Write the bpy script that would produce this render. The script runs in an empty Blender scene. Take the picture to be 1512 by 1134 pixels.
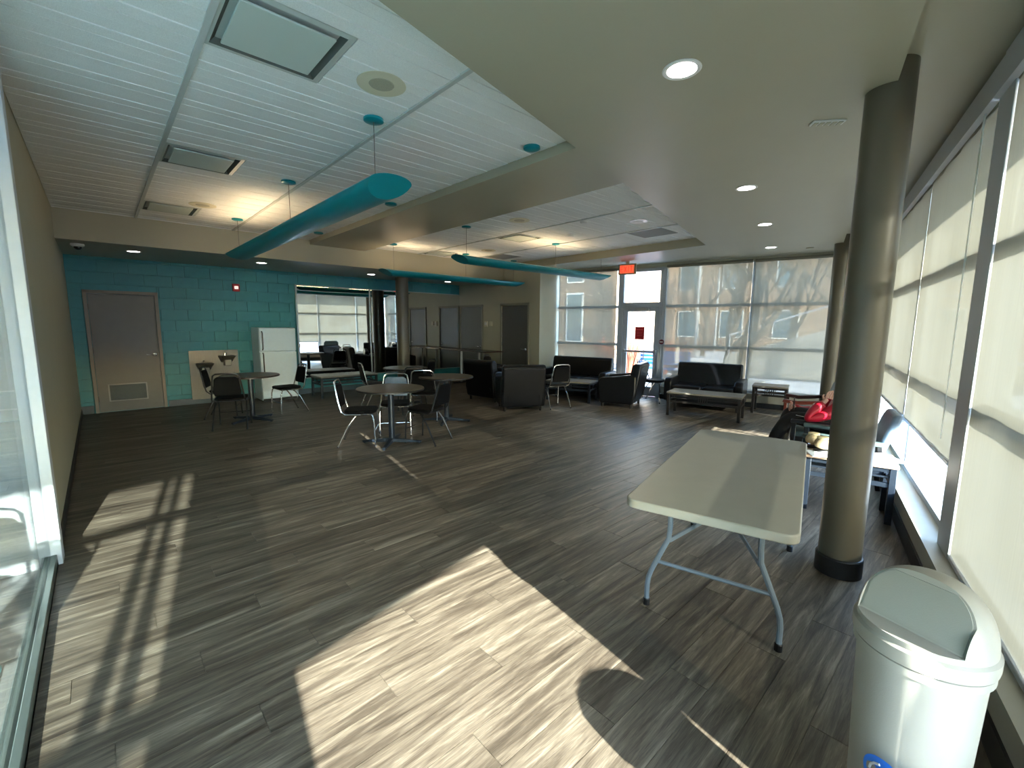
import bpy, bmesh, math, random
from mathutils import Vector, Matrix, noise
random.seed(7)
PI = math.pi
SC = bpy.context.scene
COL = SC.collection
# ------------------------------------------------------------------ camera, world, sun, exposure
TH = math.radians(13.3)            # the glazed walls are turned by this angle against the rest of the room
CT, ST = math.cos(TH), math.sin(TH)
EYE = 1.6
def cam_matrix(y, p, r):
    sy, cy, sp, cp, sr, cr = math.sin(y), math.cos(y), math.sin(p), math.cos(p), math.sin(r), math.cos(r)
    f = Vector((sy*cp, cy*cp, sp)); rt = Vector((cy, -sy, 0)); up = rt.cross(f)
    r2 = rt*cr + up*sr; u2 = up*cr - rt*sr
    return Matrix(((r2.x, u2.x, -f.x, 0), (r2.y, u2.y, -f.y, 0), (r2.z, u2.z, -f.z, EYE), (0, 0, 0, 1)))
cd = bpy.data.cameras.new('camera'); cam = bpy.data.objects.new('camera', cd); COL.objects.link(cam)
cam.matrix_world = cam_matrix(.745693, -.13234, .0078345)
cd.sensor_fit = 'HORIZONTAL'; cd.sensor_width = 36; cd.lens = 657.68/1512*36; cd.clip_start = .03; cd.clip_end = 400
SC.camera = cam
w = bpy.data.worlds.new('sky'); SC.world = w; w.use_nodes = True
nt = w.node_tree; nt.nodes.clear()
wo = nt.nodes.new('ShaderNodeOutputWorld'); bg = nt.nodes.new('ShaderNodeBackground'); sk = nt.nodes.new('ShaderNodeTexSky')
sk.sky_type = 'NISHITA'; sk.sun_disc = False; sk.sun_elevation = math.radians(19.9); sk.sun_rotation = math.radians(189.5)
sk.air_density = 1.0; sk.dust_density = .4; sk.ozone_density = 1.0
bg.inputs['Strength'].default_value = 3.6
tint = nt.nodes.new('ShaderNodeVectorMath'); tint.operation = 'MULTIPLY'; tint.inputs[1].default_value = (.93, .99, 1.07)
nt.links.new(sk.outputs[0], tint.inputs[0]); nt.links.new(tint.outputs[0], bg.inputs[0]); nt.links.new(bg.outputs[0], wo.inputs[0])
sd = bpy.data.lights.new('sun', 'SUN'); sun = bpy.data.objects.new('sun', sd); COL.objects.link(sun)
sd.energy = 50; sd.angle = math.radians(.6); sd.color = (1, .95, .88)
tr = Vector((.166, .986, -.3625)).normalized()          # the way the sunlight travels
sun.rotation_euler = tr.to_track_quat('-Z', 'Y').to_euler(); sun.location = (-3, -20, 12)
vs = SC.view_settings; vs.view_transform = 'Standard'; vs.look = 'None'; vs.gamma = 1; vs.use_curve_mapping = False
vs.exposure = 0.28
SC.cycles.max_bounces = 10; SC.cycles.diffuse_bounces = 6; SC.cycles.transparent_max_bounces = 16
SC.cycles.sample_clamp_indirect = 6; SC.cycles.use_denoising = True; SC.cycles.caustics_reflective = False

# ------------------------------------------------------------------ materials
MATS = {}
def srgb(c): return tuple(((x/255)/12.92 if x/255 <= .04045 else ((x/255+.055)/1.055)**2.4) for x in c)
def mat(name, rgb, rough=.5, metal=0, noise_amt=0, nscale=20, bump=0, bscale=200, spec=.5, stretch=None, emit=None, coat=0):
    if name in MATS: return MATS[name]
    m = bpy.data.materials.new(name); m.use_nodes = True; t = m.node_tree; b = t.nodes['Principled BSDF']
    c = srgb(rgb) if max(rgb) > 1 else rgb
    b.inputs['Base Color'].default_value = (*c, 1); b.inputs['Roughness'].default_value = rough
    b.inputs['Metallic'].default_value = metal; b.inputs['Specular IOR Level'].default_value = spec
    if coat: b.inputs['Coat Weight'].default_value = coat; b.inputs['Coat Roughness'].default_value = .15
    if noise_amt or bump:
        tc = t.nodes.new('ShaderNodeTexCoord'); mp = t.nodes.new('ShaderNodeMapping'); t.links.new(tc.outputs['Object'], mp.inputs[0])
        if stretch: mp.inputs['Scale'].default_value = stretch
    if noise_amt:
        n = t.nodes.new('ShaderNodeTexNoise'); n.inputs['Scale'].default_value = nscale; n.inputs['Detail'].default_value = 4
        t.links.new(mp.outputs[0], n.inputs['Vector'])
        r = t.nodes.new('ShaderNodeMapRange'); r.inputs[1].default_value = .3; r.inputs[2].default_value = .7
        r.inputs[3].default_value = 1-noise_amt; r.inputs[4].default_value = 1+noise_amt
        t.links.new(n.outputs[0], r.inputs[0])
        x = t.nodes.new('ShaderNodeVectorMath'); x.operation = 'SCALE'; x.inputs[0].default_value = c
        t.links.new(r.outputs[0], x.inputs['Scale']); t.links.new(x.outputs[0], b.inputs['Base Color'])
    if bump:
        n = t.nodes.new('ShaderNodeTexNoise'); n.inputs['Scale'].default_value = bscale; n.inputs['Detail'].default_value = 3
        t.links.new(mp.outputs[0], n.inputs['Vector'])
        bp = t.nodes.new('ShaderNodeBump'); bp.inputs['Strength'].default_value = bump; bp.inputs['Distance'].default_value = .004
        t.links.new(n.outputs[0], bp.inputs['Height']); t.links.new(bp.outputs[0], b.inputs['Normal'])
    if emit: b.inputs['Emission Color'].default_value = (*emit[0], 1); b.inputs['Emission Strength'].default_value = emit[1]
    MATS[name] = m; return m
M_TEAL = mat('teal_block_paint', (46, 130, 140), .45, bump=.5, bscale=60, noise_amt=.05, nscale=8)
M_BEIGE = mat('beige_wall_paint', (178, 173, 150), .6, bump=.15, bscale=120, noise_amt=.02, nscale=3)
M_SOFFIT = mat('taupe_soffit_paint', (172, 166, 144), .42, noise_amt=.02, nscale=2, bump=.08, bscale=60)
M_TAUPE = mat('column_paint', (94, 87, 72), .35, noise_amt=.04, nscale=4)
M_DOOR = mat('grey_door_paint', (106, 104, 100), .45, noise_amt=.04, nscale=6)
M_DFRAME = mat('door_frame_paint', (122, 117, 108), .4)
M_BLACKBASE = mat('black_rubber', (26, 27, 29), .4, noise_amt=.2, nscale=30)
M_GREYBASE = mat('grey_rubber_base', (64, 78, 86), .4)
M_WHITE = mat('white_paint', (205, 210, 214), .5, noise_amt=.02)
M_TRIMW = mat('white_plastic', (226, 226, 222), .35)
M_TILE = mat('ceiling_tile_fibre', (238, 239, 236), .9, noise_amt=.06, nscale=160, bump=.5, bscale=220)
M_GRID = mat('ceiling_grid_metal', (196, 200, 196), .4)
M_PENDANT = mat('teal_gloss_metal', (10, 128, 140), .28, noise_amt=.02)
M_ALU = mat('aluminium', (176, 181, 190), .4, 0, noise_amt=.05, nscale=30)
M_ALUD = mat('window_frame_metal', (172, 174, 176), .45)
M_STEEL = mat('brushed_steel', (116, 113, 106), .36, .6, noise_amt=.12, nscale=6, stretch=(40, 40, 1), bump=.1)
M_CHROME = mat('chrome', (225, 225, 228), .14, 1)
M_BLACKM = mat('black_metal', (18, 19, 22), .35, noise_amt=.1)
M_LEATHER = mat('black_leather', (9, 10, 14), .33, noise_amt=.25, nscale=12, bump=.25, bscale=90, spec=.35)
M_VINYL = mat('black_vinyl', (6, 6, 8), .6, noise_amt=.15, bump=.15, bscale=150, spec=.15)
M_BLUEV = mat('blue_grey_vinyl', (96, 116, 138), .45, noise_amt=.1, bump=.1)
M_GREENV = mat('grey_green_vinyl', (72, 88, 88), .5, noise_amt=.1, bump=.1)
M_LAMIN = mat('brown_laminate', (104, 88, 68), .3, noise_amt=.14, nscale=5, stretch=(1, 14, 1))
M_LAMING = mat('grey_laminate', (128, 122, 112), .3, noise_amt=.06, nscale=8)
M_DARKT = mat('dark_table_metal', (34, 42, 52), .35, .3, noise_amt=.1)
M_PLAST = mat('offwhite_plastic', (166, 162, 148), .36, noise_amt=.03, nscale=10, bump=.12, bscale=420)
M_LEGGREY = mat('grey_powder_coat', (122, 134, 144), .35, .2)
M_CAN = mat('beige_plastic', (152, 148, 138), .6, noise_amt=.03, nscale=5, bump=.1, bscale=300)
M_FRIDGE = mat('white_enamel', (204, 220, 230), .3, noise_amt=.02, bump=.08, bscale=150)  # blue of the window light is put into the enamel colour
M_CHERRY = mat('cherry_wood', (58, 20, 12), .3, noise_amt=.25, nscale=6, stretch=(2, 12, 12))
M_PALEW = mat('pale_wood_laminate', (186, 158, 136), .35, noise_amt=.06, nscale=5, stretch=(1, 12, 1))
M_DKWOOD = mat('dark_stained_wood', (30, 26, 24), .4, noise_amt=.2)
M_RED = mat('red_plastic', (176, 22, 28), .4)
M_CREAM = mat('cream_plastic', (216, 210, 184), .5)
M_CREAMG = mat('cream_grille', (176, 172, 150), .6, noise_amt=.1, nscale=200)
M_DARK = mat('dark_void', (20, 20, 20), .8)
M_SNOW = mat('snow', (214, 216, 222), .8, noise_amt=.05, nscale=2, bump=.4, bscale=6)
M_CONC = mat('concrete', (150, 148, 142), .8, noise_amt=.12, nscale=3, bump=.3, bscale=40)
M_ASPH = mat('asphalt', (96, 96, 98), .8, noise_amt=.1, nscale=3)
M_BARK = mat('grey_bark', (92, 82, 70), .85, noise_amt=.25, nscale=8, bump=.8, bscale=30)
M_TWIG = mat('twigs', (112, 98, 82), .85, noise_amt=.15)
M_BROWNG = mat('dry_red_grass', (150, 84, 60), .8, noise_amt=.25, nscale=8)
M_STUCCO = mat('pale_stucco', (206, 200, 180), .8, noise_amt=.05)
M_SHINGLE = mat('grey_shingle', (96, 92, 90), .8, noise_amt=.2, nscale=8)
M_BLUEB = mat('blue_bench_metal', (34, 84, 156), .4)
M_WGLASS = mat('far_window_glass', (70, 96, 110), .1, 0, spec=.8)
M_SKIN = mat('skin', (214, 166, 146), .5, noise_amt=.05, nscale=12)
M_REDF = mat('red_jacket_nylon', (176, 18, 44), .42, noise_amt=.12, nscale=9, bump=.5, bscale=24)
M_BLKF = mat('black_trousers_cloth', (14, 15, 20), .7, noise_amt=.2, bump=.2)
M_HAIR = mat('brown_hair', (62, 42, 28), .55, noise_amt=.3, nscale=60)
M_BEIGEF = mat('beige_suede', (186, 166, 132), .8, noise_amt=.18, nscale=14, bump=.6, bscale=60)
M_PAPER = mat('white_paper', (235, 235, 230), .7)
M_TILEF = mat('vestibule_tile', (120, 124, 122), .3, noise_amt=.1, nscale=4)
M_TEALMAT = mat('teal_mat', (20, 150, 160), .7, noise_amt=.1)
M_LED = mat('lamp_diffuser', (1., .94, .96), .5, emit=((1, .93, .95), 14))
M_WARM = mat('warm_tube', (1., .8, .5), .5, emit=((1, .72, .42), 26))
M_STROBE = mat('strobe_lens', (255, 225, 220), .3, emit=((1, .75, .7), .8))
M_EXIT = mat('exit_face', (226, 90, 60), .5, emit=((1, .17, .07), .55))
M_EXITT = mat('exit_letters', (250, 40, 20), .5, emit=((1, .04, .02), 1.2))

def glass_mat():
    m = bpy.data.materials.new('clear_glass'); m.use_nodes = True; t = m.node_tree; t.nodes.clear()
    o = t.nodes.new('ShaderNodeOutputMaterial'); mx = t.nodes.new('ShaderNodeMixShader'); tp = t.nodes.new('ShaderNodeBsdfTransparent')
    g = t.nodes.new('ShaderNodeBsdfGlossy'); lw = t.nodes.new('ShaderNodeLayerWeight'); lw.inputs[0].default_value = .5
    pw = t.nodes.new('ShaderNodeMath'); pw.operation = 'POWER'; pw.inputs[1].default_value = 6; fr = t.nodes.new('ShaderNodeMath'); fr.operation = 'MULTIPLY_ADD'
    fr.inputs[1].default_value = .94; fr.inputs[2].default_value = .04; t.links.new(lw.outputs['Facing'], pw.inputs[0]); t.links.new(pw.outputs[0], fr.inputs[0])
    tp.inputs[0].default_value = (.93, .97, .97, 1); g.inputs['Roughness'].default_value = .01
    t.links.new(fr.outputs[0], mx.inputs[0]); t.links.new(tp.outputs[0], mx.inputs[1]); t.links.new(g.outputs[0], mx.inputs[2]); t.links.new(mx.outputs[0], o.inputs[0])
    return m
M_GLASS = glass_mat()
def fabric_mat(name, col, openness, tcol):
    m = bpy.data.materials.new(name); m.use_nodes = True; t = m.node_tree; t.nodes.clear()
    o = t.nodes.new('ShaderNodeOutputMaterial'); mx = t.nodes.new('ShaderNodeMixShader'); m2 = t.nodes.new('ShaderNodeMixShader')
    tp = t.nodes.new('ShaderNodeBsdfTransparent'); tl = t.nodes.new('ShaderNodeBsdfTranslucent'); df = t.nodes.new('ShaderNodeBsdfDiffuse')
    tc = t.nodes.new('ShaderNodeTexCoord'); wv = t.nodes.new('ShaderNodeTexNoise'); wv.inputs['Scale'].default_value = 3; wv.inputs['Detail'].default_value = 2
    mp = t.nodes.new('ShaderNodeMapping'); mp.inputs['Scale'].default_value = (60, 60, .4)
    t.links.new(tc.outputs['Object'], mp.inputs[0]); t.links.new(mp.outputs[0], wv.inputs[0])
    r = t.nodes.new('ShaderNodeMapRange'); r.inputs[3].default_value = .92; r.inputs[4].default_value = 1.06; t.links.new(wv.outputs[0], r.inputs[0])
    for sh, c in ((df, col), (tl, tcol)):
        x = t.nodes.new('ShaderNodeVectorMath'); x.operation = 'SCALE'; x.inputs[0].default_value = srgb(c)
        t.links.new(r.outputs[0], x.inputs['Scale']); t.links.new(x.outputs[0], sh.inputs[0])
    tp.inputs[0].default_value = (.84, .79, .69, 1)
    m2.inputs[0].default_value = .45; t.links.new(df.outputs[0], m2.inputs[1]); t.links.new(tl.outputs[0], m2.inputs[2])
    mx.inputs[0].default_value = openness; t.links.new(m2.outputs[0], mx.inputs[1]); t.links.new(tp.outputs[0], mx.inputs[2]); t.links.new(mx.outputs[0], o.inputs[0])
    return m
M_BLIND = fabric_mat('blind_fabric', (176, 172, 156), .04, (68, 66, 58))
M_BLINDE = fabric_mat('screen_blind_fabric', (160, 156, 140), .09, (98, 93, 80))
def mirror_mat():
    m = mat('mirror_silver', (.8, .82, .82), .0, 1); return m
M_MIRROR = mirror_mat()

def plank_mat():
    m = bpy.data.materials.new('grey_oak_planks'); m.use_nodes = True; t = m.node_tree; L = t.links; b = t.nodes['Principled BSDF']
    def N(k, **kw):
        n = t.nodes.new(k)
        for a, v in kw.items(): setattr(n, a, v)
        return n
    g = N('ShaderNodeNewGeometry'); sx = N('ShaderNodeSeparateXYZ'); L.new(g.outputs['Position'], sx.inputs[0])
    def mth(op, a, bb=None, c=None):
        n = N('ShaderNodeMath', operation=op)
        for i, v in enumerate((a, bb, c)):
            if v is None: continue
            if isinstance(v, (int, float)): n.inputs[i].default_value = v
            else: L.new(v, n.inputs[i])
        return n.outputs[0]
    row = mth('FLOOR', mth('DIVIDE', sx.outputs[1], PLW))
    off = mth('MULTIPLY', mth('FRACT', mth('MULTIPLY', row, .37)), PLL)
    colr = mth('FLOOR', mth('DIVIDE', mth('ADD', sx.outputs[0], off), PLL))
    cb = N('ShaderNodeCombineXYZ'); L.new(row, cb.inputs[0]); L.new(colr, cb.inputs[1])
    wn = N('ShaderNodeTexWhiteNoise', noise_dimensions='3D'); L.new(cb.outputs[0], wn.inputs['Vector'])
    # grain: noise drawn out along the plank, shifted per plank
    sc = N('ShaderNodeVectorMath', operation='MULTIPLY'); sc.inputs[1].default_value = (1.2, 15, 1); L.new(g.outputs['Position'], sc.inputs[0])
    sh = N('ShaderNodeVectorMath', operation='SCALE'); sh.inputs['Scale'].default_value = 37; L.new(wn.outputs['Color'], sh.inputs[0])
    ad = N('ShaderNodeVectorMath', operation='ADD'); L.new(sc.outputs[0], ad.inputs[0]); L.new(sh.outputs[0], ad.inputs[1])
    n1 = N('ShaderNodeTexNoise'); n1.inputs['Scale'].default_value = 1.3; n1.inputs['Detail'].default_value = 6; n1.inputs['Roughness'].default_value = .62; n1.inputs['Distortion'].default_value = .8; L.new(ad.outputs[0], n1.inputs['Vector'])
    sc2 = N('ShaderNodeVectorMath', operation='MULTIPLY'); sc2.inputs[1].default_value = (3, 60, 1); L.new(g.outputs['Position'], sc2.inputs[0])
    ad2 = N('ShaderNodeVectorMath', operation='ADD'); L.new(sc2.outputs[0], ad2.inputs[0]); L.new(sh.outputs[0], ad2.inputs[1])
    n2 = N('ShaderNodeTexNoise'); n2.inputs['Scale'].default_value = 2; n2.inputs['Detail'].default_value = 5; n2.inputs['Distortion'].default_value = 2.2; L.new(ad2.outputs[0], n2.inputs['Vector'])
    mixv = mth('ADD', mth('MULTIPLY', n1.outputs[0], .75), mth('MULTIPLY', n2.outputs[0], .25))
    mixv = mth('ADD', mixv, mth('MULTIPLY', mth('SUBTRACT', wn.outputs['Value'], .5), .07))
    cr = N('ShaderNodeValToRGB'); e = cr.color_ramp.elements
    e[0].position = .3; e[0].color = (*srgb((44, 38, 31)), 1); e[1].position = .7; e[1].color = (*srgb((158, 148, 130)), 1)
    k = e.new(.44); k.color = (*srgb((80, 71, 60)), 1); k = e.new(.55); k.color = (*srgb((110, 100, 86)), 1)
    L.new(mixv, cr.inputs[0])
    L.new(cr.outputs[0], b.inputs['Base Color'])
    rr = N('ShaderNodeMapRange'); rr.inputs[3].default_value = .34; rr.inputs[4].default_value = .5; L.new(n2.outputs[0], rr.inputs[0]); L.new(rr.outputs[0], b.inputs['Roughness'])
    bp = N('ShaderNodeBump'); bp.inputs['Strength'].default_value = .25; bp.inputs['Distance'].default_value = .002; L.new(n2.outputs[0], bp.inputs['Height']); L.new(bp.outputs[0], b.inputs['Normal'])
    return m
PLW, PLL = .178, 1.22
M_PLANK = plank_mat()
def brick_mat(name, c1, c2, mortar, sc, vert=(0, 2)):
    m = bpy.data.materials.new(name); m.use_nodes = True; t = m.node_tree; L = t.links; b = t.nodes['Principled BSDF']
    tc = t.nodes.new('ShaderNodeTexCoord'); sp = t.nodes.new('ShaderNodeSeparateXYZ'); cb = t.nodes.new('ShaderNodeCombineXYZ'); ad = t.nodes.new('ShaderNodeMath')
    L.new(tc.outputs['Object'], sp.inputs[0]); L.new(sp.outputs[0], ad.inputs[0]); L.new(sp.outputs[1], ad.inputs[1]); L.new(ad.outputs[0], cb.inputs[0]); L.new(sp.outputs[2], cb.inputs[1])
    br = t.nodes.new('ShaderNodeTexBrick'); br.inputs['Color1'].default_value = (*srgb(c1), 1); br.inputs['Color2'].default_value = (*srgb(c2), 1); br.inputs['Mortar'].default_value = (*srgb(mortar), 1)
    br.inputs['Scale'].default_value = sc; br.inputs['Mortar Size'].default_value = .03; br.inputs['Brick Width'].default_value = .6
    L.new(cb.outputs[0], br.inputs[0]); L.new(br.outputs[0], b.inputs['Base Color']); b.inputs['Roughness'].default_value = .85
    return m
M_BRICK = brick_mat('red_brown_brick', (140, 108, 84), (122, 92, 72), (170, 160, 140), 2.2)

# ------------------------------------------------------------------ mesh helpers
class MB:
    def __init__(s): s.v = []; s.f = []
    def add(s, vs, fs):
        n = len(s.v); s.v += [tuple(p) for p in vs]; s.f += [tuple(i+n for i in f) for f in fs]; return s
    def box(s, x0, x1, y0, y1, z0, z1, M=None):
        vs = [Vector(p) for p in ((x0, y0, z0), (x1, y0, z0), (x1, y1, z0), (x0, y1, z0), (x0, y0, z1), (x1, y0, z1), (x1, y1, z1), (x0, y1, z1))]
        if M: vs = [M @ p for p in vs]
        return s.add(vs, [(0, 3, 2, 1), (4, 5, 6, 7), (0, 1, 5, 4), (1, 2, 6, 5), (2, 3, 7, 6), (3, 0, 4, 7)])
    def beam(s, a, b, wx, wz, up=(0, 0, 1)):   # rectangular bar from a to b
        a, b = Vector(a), Vector(b); d = (b-a).normalized(); u = Vector(up)
        if abs(d.dot(u)) > .98: u = Vector((1, 0, 0))
        r = d.cross(u).normalized(); u = r.cross(d)
        vs = [p + r*i*wx/2 + u*j*wz/2 for p in (a, b) for i, j in ((-1, -1), (1, -1), (1, 1), (-1, 1))]
        return s.add(vs, [(0, 1, 2, 3), (7, 6, 5, 4), (0, 4, 5, 1), (1, 5, 6, 2), (2, 6, 7, 3), (3, 7, 4, 0)])
    def tube(s, pts, r, seg=8, closed=False, radii=None):
        pts = [Vector(p) for p in pts]; n = len(pts); rings = []
        prev = None
        for i, p in enumerate(pts):
            if closed: d = pts[(i+1) % n]-pts[i-1]
            else: d = pts[min(i+1, n-1)]-pts[max(i-1, 0)]
            d.normalize()
            if prev is None: a = d.orthogonal().normalized()
            else: a = (prev - d*prev.dot(d)).normalized()
            prev = a; bb = d.cross(a); rr = radii[i] if radii else r
            rings.append([p + (a*math.cos(2*PI*k/seg) + bb*math.sin(2*PI*k/seg))*rr for k in range(seg)])
        vs = [q for rg in rings for q in rg]; fs = []
        for i in range(n if closed else n-1):
            j = (i+1) % n
            for k in range(seg): fs.append((i*seg+k, i*seg+(k+1) % seg, j*seg+(k+1) % seg, j*seg+k))
        if not closed: fs += [tuple(range(seg-1, -1, -1)), tuple((n-1)*seg+k for k in range(seg))]
        return s.add(vs, fs)
    def lathe(s, prof, seg=24, cx=0, cy=0, sx=1, sy=1, cap=True):
        vs = []; fs = []; n = len(prof)
        for r, z in prof:
            for k in range(seg): a = 2*PI*k/seg; vs.append((cx+r*math.cos(a)*sx, cy+r*math.sin(a)*sy, z))
        for i in range(n-1):
            for k in range(seg): fs.append((i*seg+k, i*seg+(k+1) % seg, (i+1)*seg+(k+1) % seg, (i+1)*seg+k))
        if cap and prof[0][0] > 1e-6: fs.append(tuple(range(seg-1, -1, -1)))
        if cap and prof[-1][0] > 1e-6: fs.append(tuple((n-1)*seg+k for k in range(seg)))
        return s.add(vs, fs)
    def prism(s, out, t0, t1, axis='z'):     # 2d outline extruded along an axis
        def P(a, b, t): return (a, b, t) if axis == 'z' else ((t, a, b) if axis == 'x' else (a, t, b))
        n = len(out); vs = [P(a, b, t0) for a, b in out]+[P(a, b, t1) for a, b in out]
        fs = [tuple(range(n-1, -1, -1)), tuple(range(n, 2*n))]+[(i, (i+1) % n, n+(i+1) % n, n+i) for i in range(n)]
        return s.add(vs, fs)
    def xf(s, M): s.v = [tuple(M @ Vector(p)) for p in s.v]; return s
    def mesh(s, name, smooth=False):
        me = bpy.data.meshes.new(name); me.from_pydata(s.v, [], s.f); me.validate()
        b = bmesh.new(); b.from_mesh(me)
        if smooth: bmesh.ops.remove_doubles(b, verts=b.verts, dist=1e-5)
        bmesh.ops.recalc_face_normals(b, faces=b.faces); b.to_mesh(me); b.free()
        if smooth:
            for p in me.polygons: p.use_smooth = True
            me.set_sharp_from_angle(angle=math.radians(27))
        return me
    def build(s, name, m, parent=None, smooth=False, bev=0, seg=2, sub=0, loc=None, rotz=0):
        me = s.mesh(name, smooth or bev > 0 or sub > 0); me.materials.append(m)
        o = bpy.data.objects.new(name, me); COL.objects.link(o)
        if parent: o.parent = parent
        if loc: o.location = loc
        if rotz: o.rotation_euler = (0, 0, rotz)
        if bev: d = o.modifiers.new('edge', 'BEVEL'); d.width = bev; d.segments = seg; d.limit_method = 'ANGLE'; d.angle_limit = math.radians(35)
        if sub: d = o.modifiers.new('soft', 'SUBSURF'); d.levels = sub; d.render_levels = sub
        return o
def tag(o, label, cat=None, group=None, kind=None):
    if label: o['label'] = label
    if cat: o['category'] = cat
    if group: o['group'] = group
    if kind: o['kind'] = kind
    return o
def thing(name, label, cat, loc=(0, 0, 0), rotz=0, group=None):
    o = bpy.data.objects.new(name, None); COL.objects.link(o); o.empty_display_size = .1
    o.location = loc; o.rotation_euler = (0, 0, rotz); return tag(o, label, cat, group)
def copy_tree(o, parent=None):
    c = o.copy(); COL.objects.link(c)
    if parent: c.parent = parent
    for ch in list(o.children): copy_tree(ch, c)
    return c
def place(o, label, loc, rotz, group=None):
    c = copy_tree(o); c.location = loc; c.rotation_euler = (0, 0, rotz); c['label'] = label
    if group: c['group'] = group
    return c
def UW(U, W, z=0): return (U*CT - W*ST, U*ST + W*CT, z)
def structB(name, mb, m, label=None, cat=None, **k):      # structure built in the turned frame
    o = mb.build(name, m, rotz=TH, **k); o['kind'] = 'structure'
    if label: o['label'] = label
    if cat: o['category'] = cat
    return o
def struct(name, mb, m, label=None, cat=None, **k):
    o = mb.build(name, m, **k); o['kind'] = 'structure'
    if label: o['label'] = label
    if cat: o['category'] = cat
    return o
def rrect(x0, x1, y0, y1, r, n=5):
    out = []
    for cx, cy, a0 in ((x1-r, y1-r, 0), (x0+r, y1-r, 90), (x0+r, y0+r, 180), (x1-r, y0+r, 270)):
        for i in range(n+1): a = math.radians(a0+90*i/n); out.append((cx+r*math.cos(a), cy+r*math.sin(a)))
    return out
def clip_poly(poly, planes):
    for nx, ny, d in planes:      # keep nx*x+ny*y <= d
        out = []
        for i in range(len(poly)):
            p, q = poly[i], poly[(i+1) % len(poly)]; a = nx*p[0]+ny*p[1]-d; b = nx*q[0]+ny*q[1]-d
            if a <= 0: out.append(p)
            if a*b < 0: t = a/(a-b); out.append((p[0]+t*(q[0]-p[0]), p[1]+t*(q[1]-p[1])))
        poly = out
        if len(poly) < 3: return []
    return poly
def area(p): return abs(sum(p[i][0]*p[(i+1) % len(p)][1]-p[(i+1) % len(p)][0]*p[i][1] for i in range(len(p))))/2

# ------------------------------------------------------------------ floor with its planks
SOF, CEI, TSOF = 2.95, 3.1, 2.70
PLANES_IN = [(-1, 0, .345), (0, 1, 10.585), (ST, -CT, .70), (CT, ST, 10.06)]
fl = clip_poly([(-1, -3), (12, -3), (12, 12), (-1, 12)], PLANES_IN)
fl2 = clip_poly([(-1, -3), (12, -3), (12, 12), (-1, 12)], [(-1, 0, .36), (0, 1, 10.7), (ST, -CT, .80), (CT, ST, 10.2)])
floor = struct('floor', MB().prism(fl2, -.12, -.004), M_PLANK, 'grey-brown oak plank floor of the lounge', 'floor')
cells = []
for row in range(math.floor(-2/PLW), math.ceil(10.7/PLW)):
    off = ((row*.37) % 1)*PLL
    for c in range(-3, 11):
        x0 = c*PLL-off; y0 = row*PLW
        if x0 > 7.75 and y0 > 7.65: continue
        g = .0013
        p = clip_poly([(x0+g, y0+g), (x0+PLL-g, y0+g), (x0+PLL-g, y0+PLW-g), (x0+g, y0+PLW-g)], PLANES_IN)
        if p and area(p) > .004: cells.append((x0, y0, p))
def seen_size(c):
    x, y = c[0]+PLL/2, c[1]+PLW/2; d = math.hypot(x, y)
    fw = (x*math.sin(.7457)+y*math.cos(.7457))
    return -d if fw > .25*d else -d-50
cells.sort(key=seen_size, reverse=True)
full = None; near = cells[:300]; rest = MB()
for i, (x0, y0, p) in enumerate(cells):
    whole = abs(area(p)-(PLL-.0026)*(PLW-.0026)) < 1e-5
    if i >= 300: rest.prism(p, -.004, 0); continue
    if whole:
        if full is None:
            full = MB().prism([(.0013, .0013), (PLL-.0013, .0013), (PLL-.0013, PLW-.0013), (.0013, PLW-.0013)], -.004, 0).mesh('plank'); full.materials.append(M_PLANK)
        o = bpy.data.objects.new('plank', full); COL.objects.link(o); o.location = (x0, y0, 0); o.parent = floor
    else: MB().prism(p, -.004, 0).build('plank', M_PLANK, floor)
r_ = rest.build('plank', M_PLANK, floor); r_['kind'] = 'stuff'

# ------------------------------------------------------------------ walls
wb = struct('wall_back', MB().box(-.9, 8.9, 10.60, 10.8, 0, 3.3), M_TEAL, 'teal painted block wall behind the refrigerator', 'wall')
BW, BH = .4064, .2032
DX0, DX1, MX0, MX1, MZ0, MZ1 = -.16, .85, 3.22, 7.69, .35, 2.44
bm_cache = {}
for r in range(14):
    z0 = r*BH; z1 = min(z0+BH, TSOF)
    if z1-z0 < .03: continue
    x = -.34-(BW/2 if r % 2 else 0)
    while x < 7.69:
        a, b = max(x, -.34), min(x+BW, 7.69); x += BW
        if b-a < .03: continue
        segs = [(a, b)]
        if z0 < 2.13:      # cut by the door
            segs = [s for (p, q) in segs for s in ((p, min(q, DX0)), (max(p, DX1), q)) if s[1]-s[0] > .02]
        if z0 > MZ0-.05 and z1 < MZ1+.05: segs = [s for (p, q) in segs for s in ((p, min(q, MX0)),) if s[1]-s[0] > .02]
        for p, q in segs:
            key = (round(q-p, 3), round(z1-z0, 3))
            if key not in bm_cache:
                j = .0015; W_, H_ = key
                me = MB().add([(j, .02, j), (W_-j, .02, j), (W_-j, .02, H_-j), (j, .02, H_-j), (j, .003, j), (W_-j, .003, j), (W_-j, .003, H_-j), (j, .003, H_-j), (j+.003, 0, j+.003), (W_-j-.003, 0, j+.003), (W_-j-.003, 0, H_-j-.003), (j+.003, 0, H_-j-.003)],
                    [(8, 9, 10, 11), (4, 5, 9, 8), (5, 6, 10, 9), (6, 7, 11, 10), (7, 4, 8, 11), (0, 1, 5, 4), (1, 2, 6, 5), (2, 3, 7, 6), (3, 0, 4, 7)]).mesh('block')
                me.materials.append(M_TEAL); bm_cache[key] = me
            o = bpy.data.objects.new('block', bm_cache[key]); COL.objects.link(o); o.location = (p, 10.58, z0); o.parent = wb
struct('wall_left', MB().box(-.50, -.33, 4.32, 10.6, 0, 3.3), M_BEIGE, 'long beige painted wall running to the teal wall', 'wall')
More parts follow.
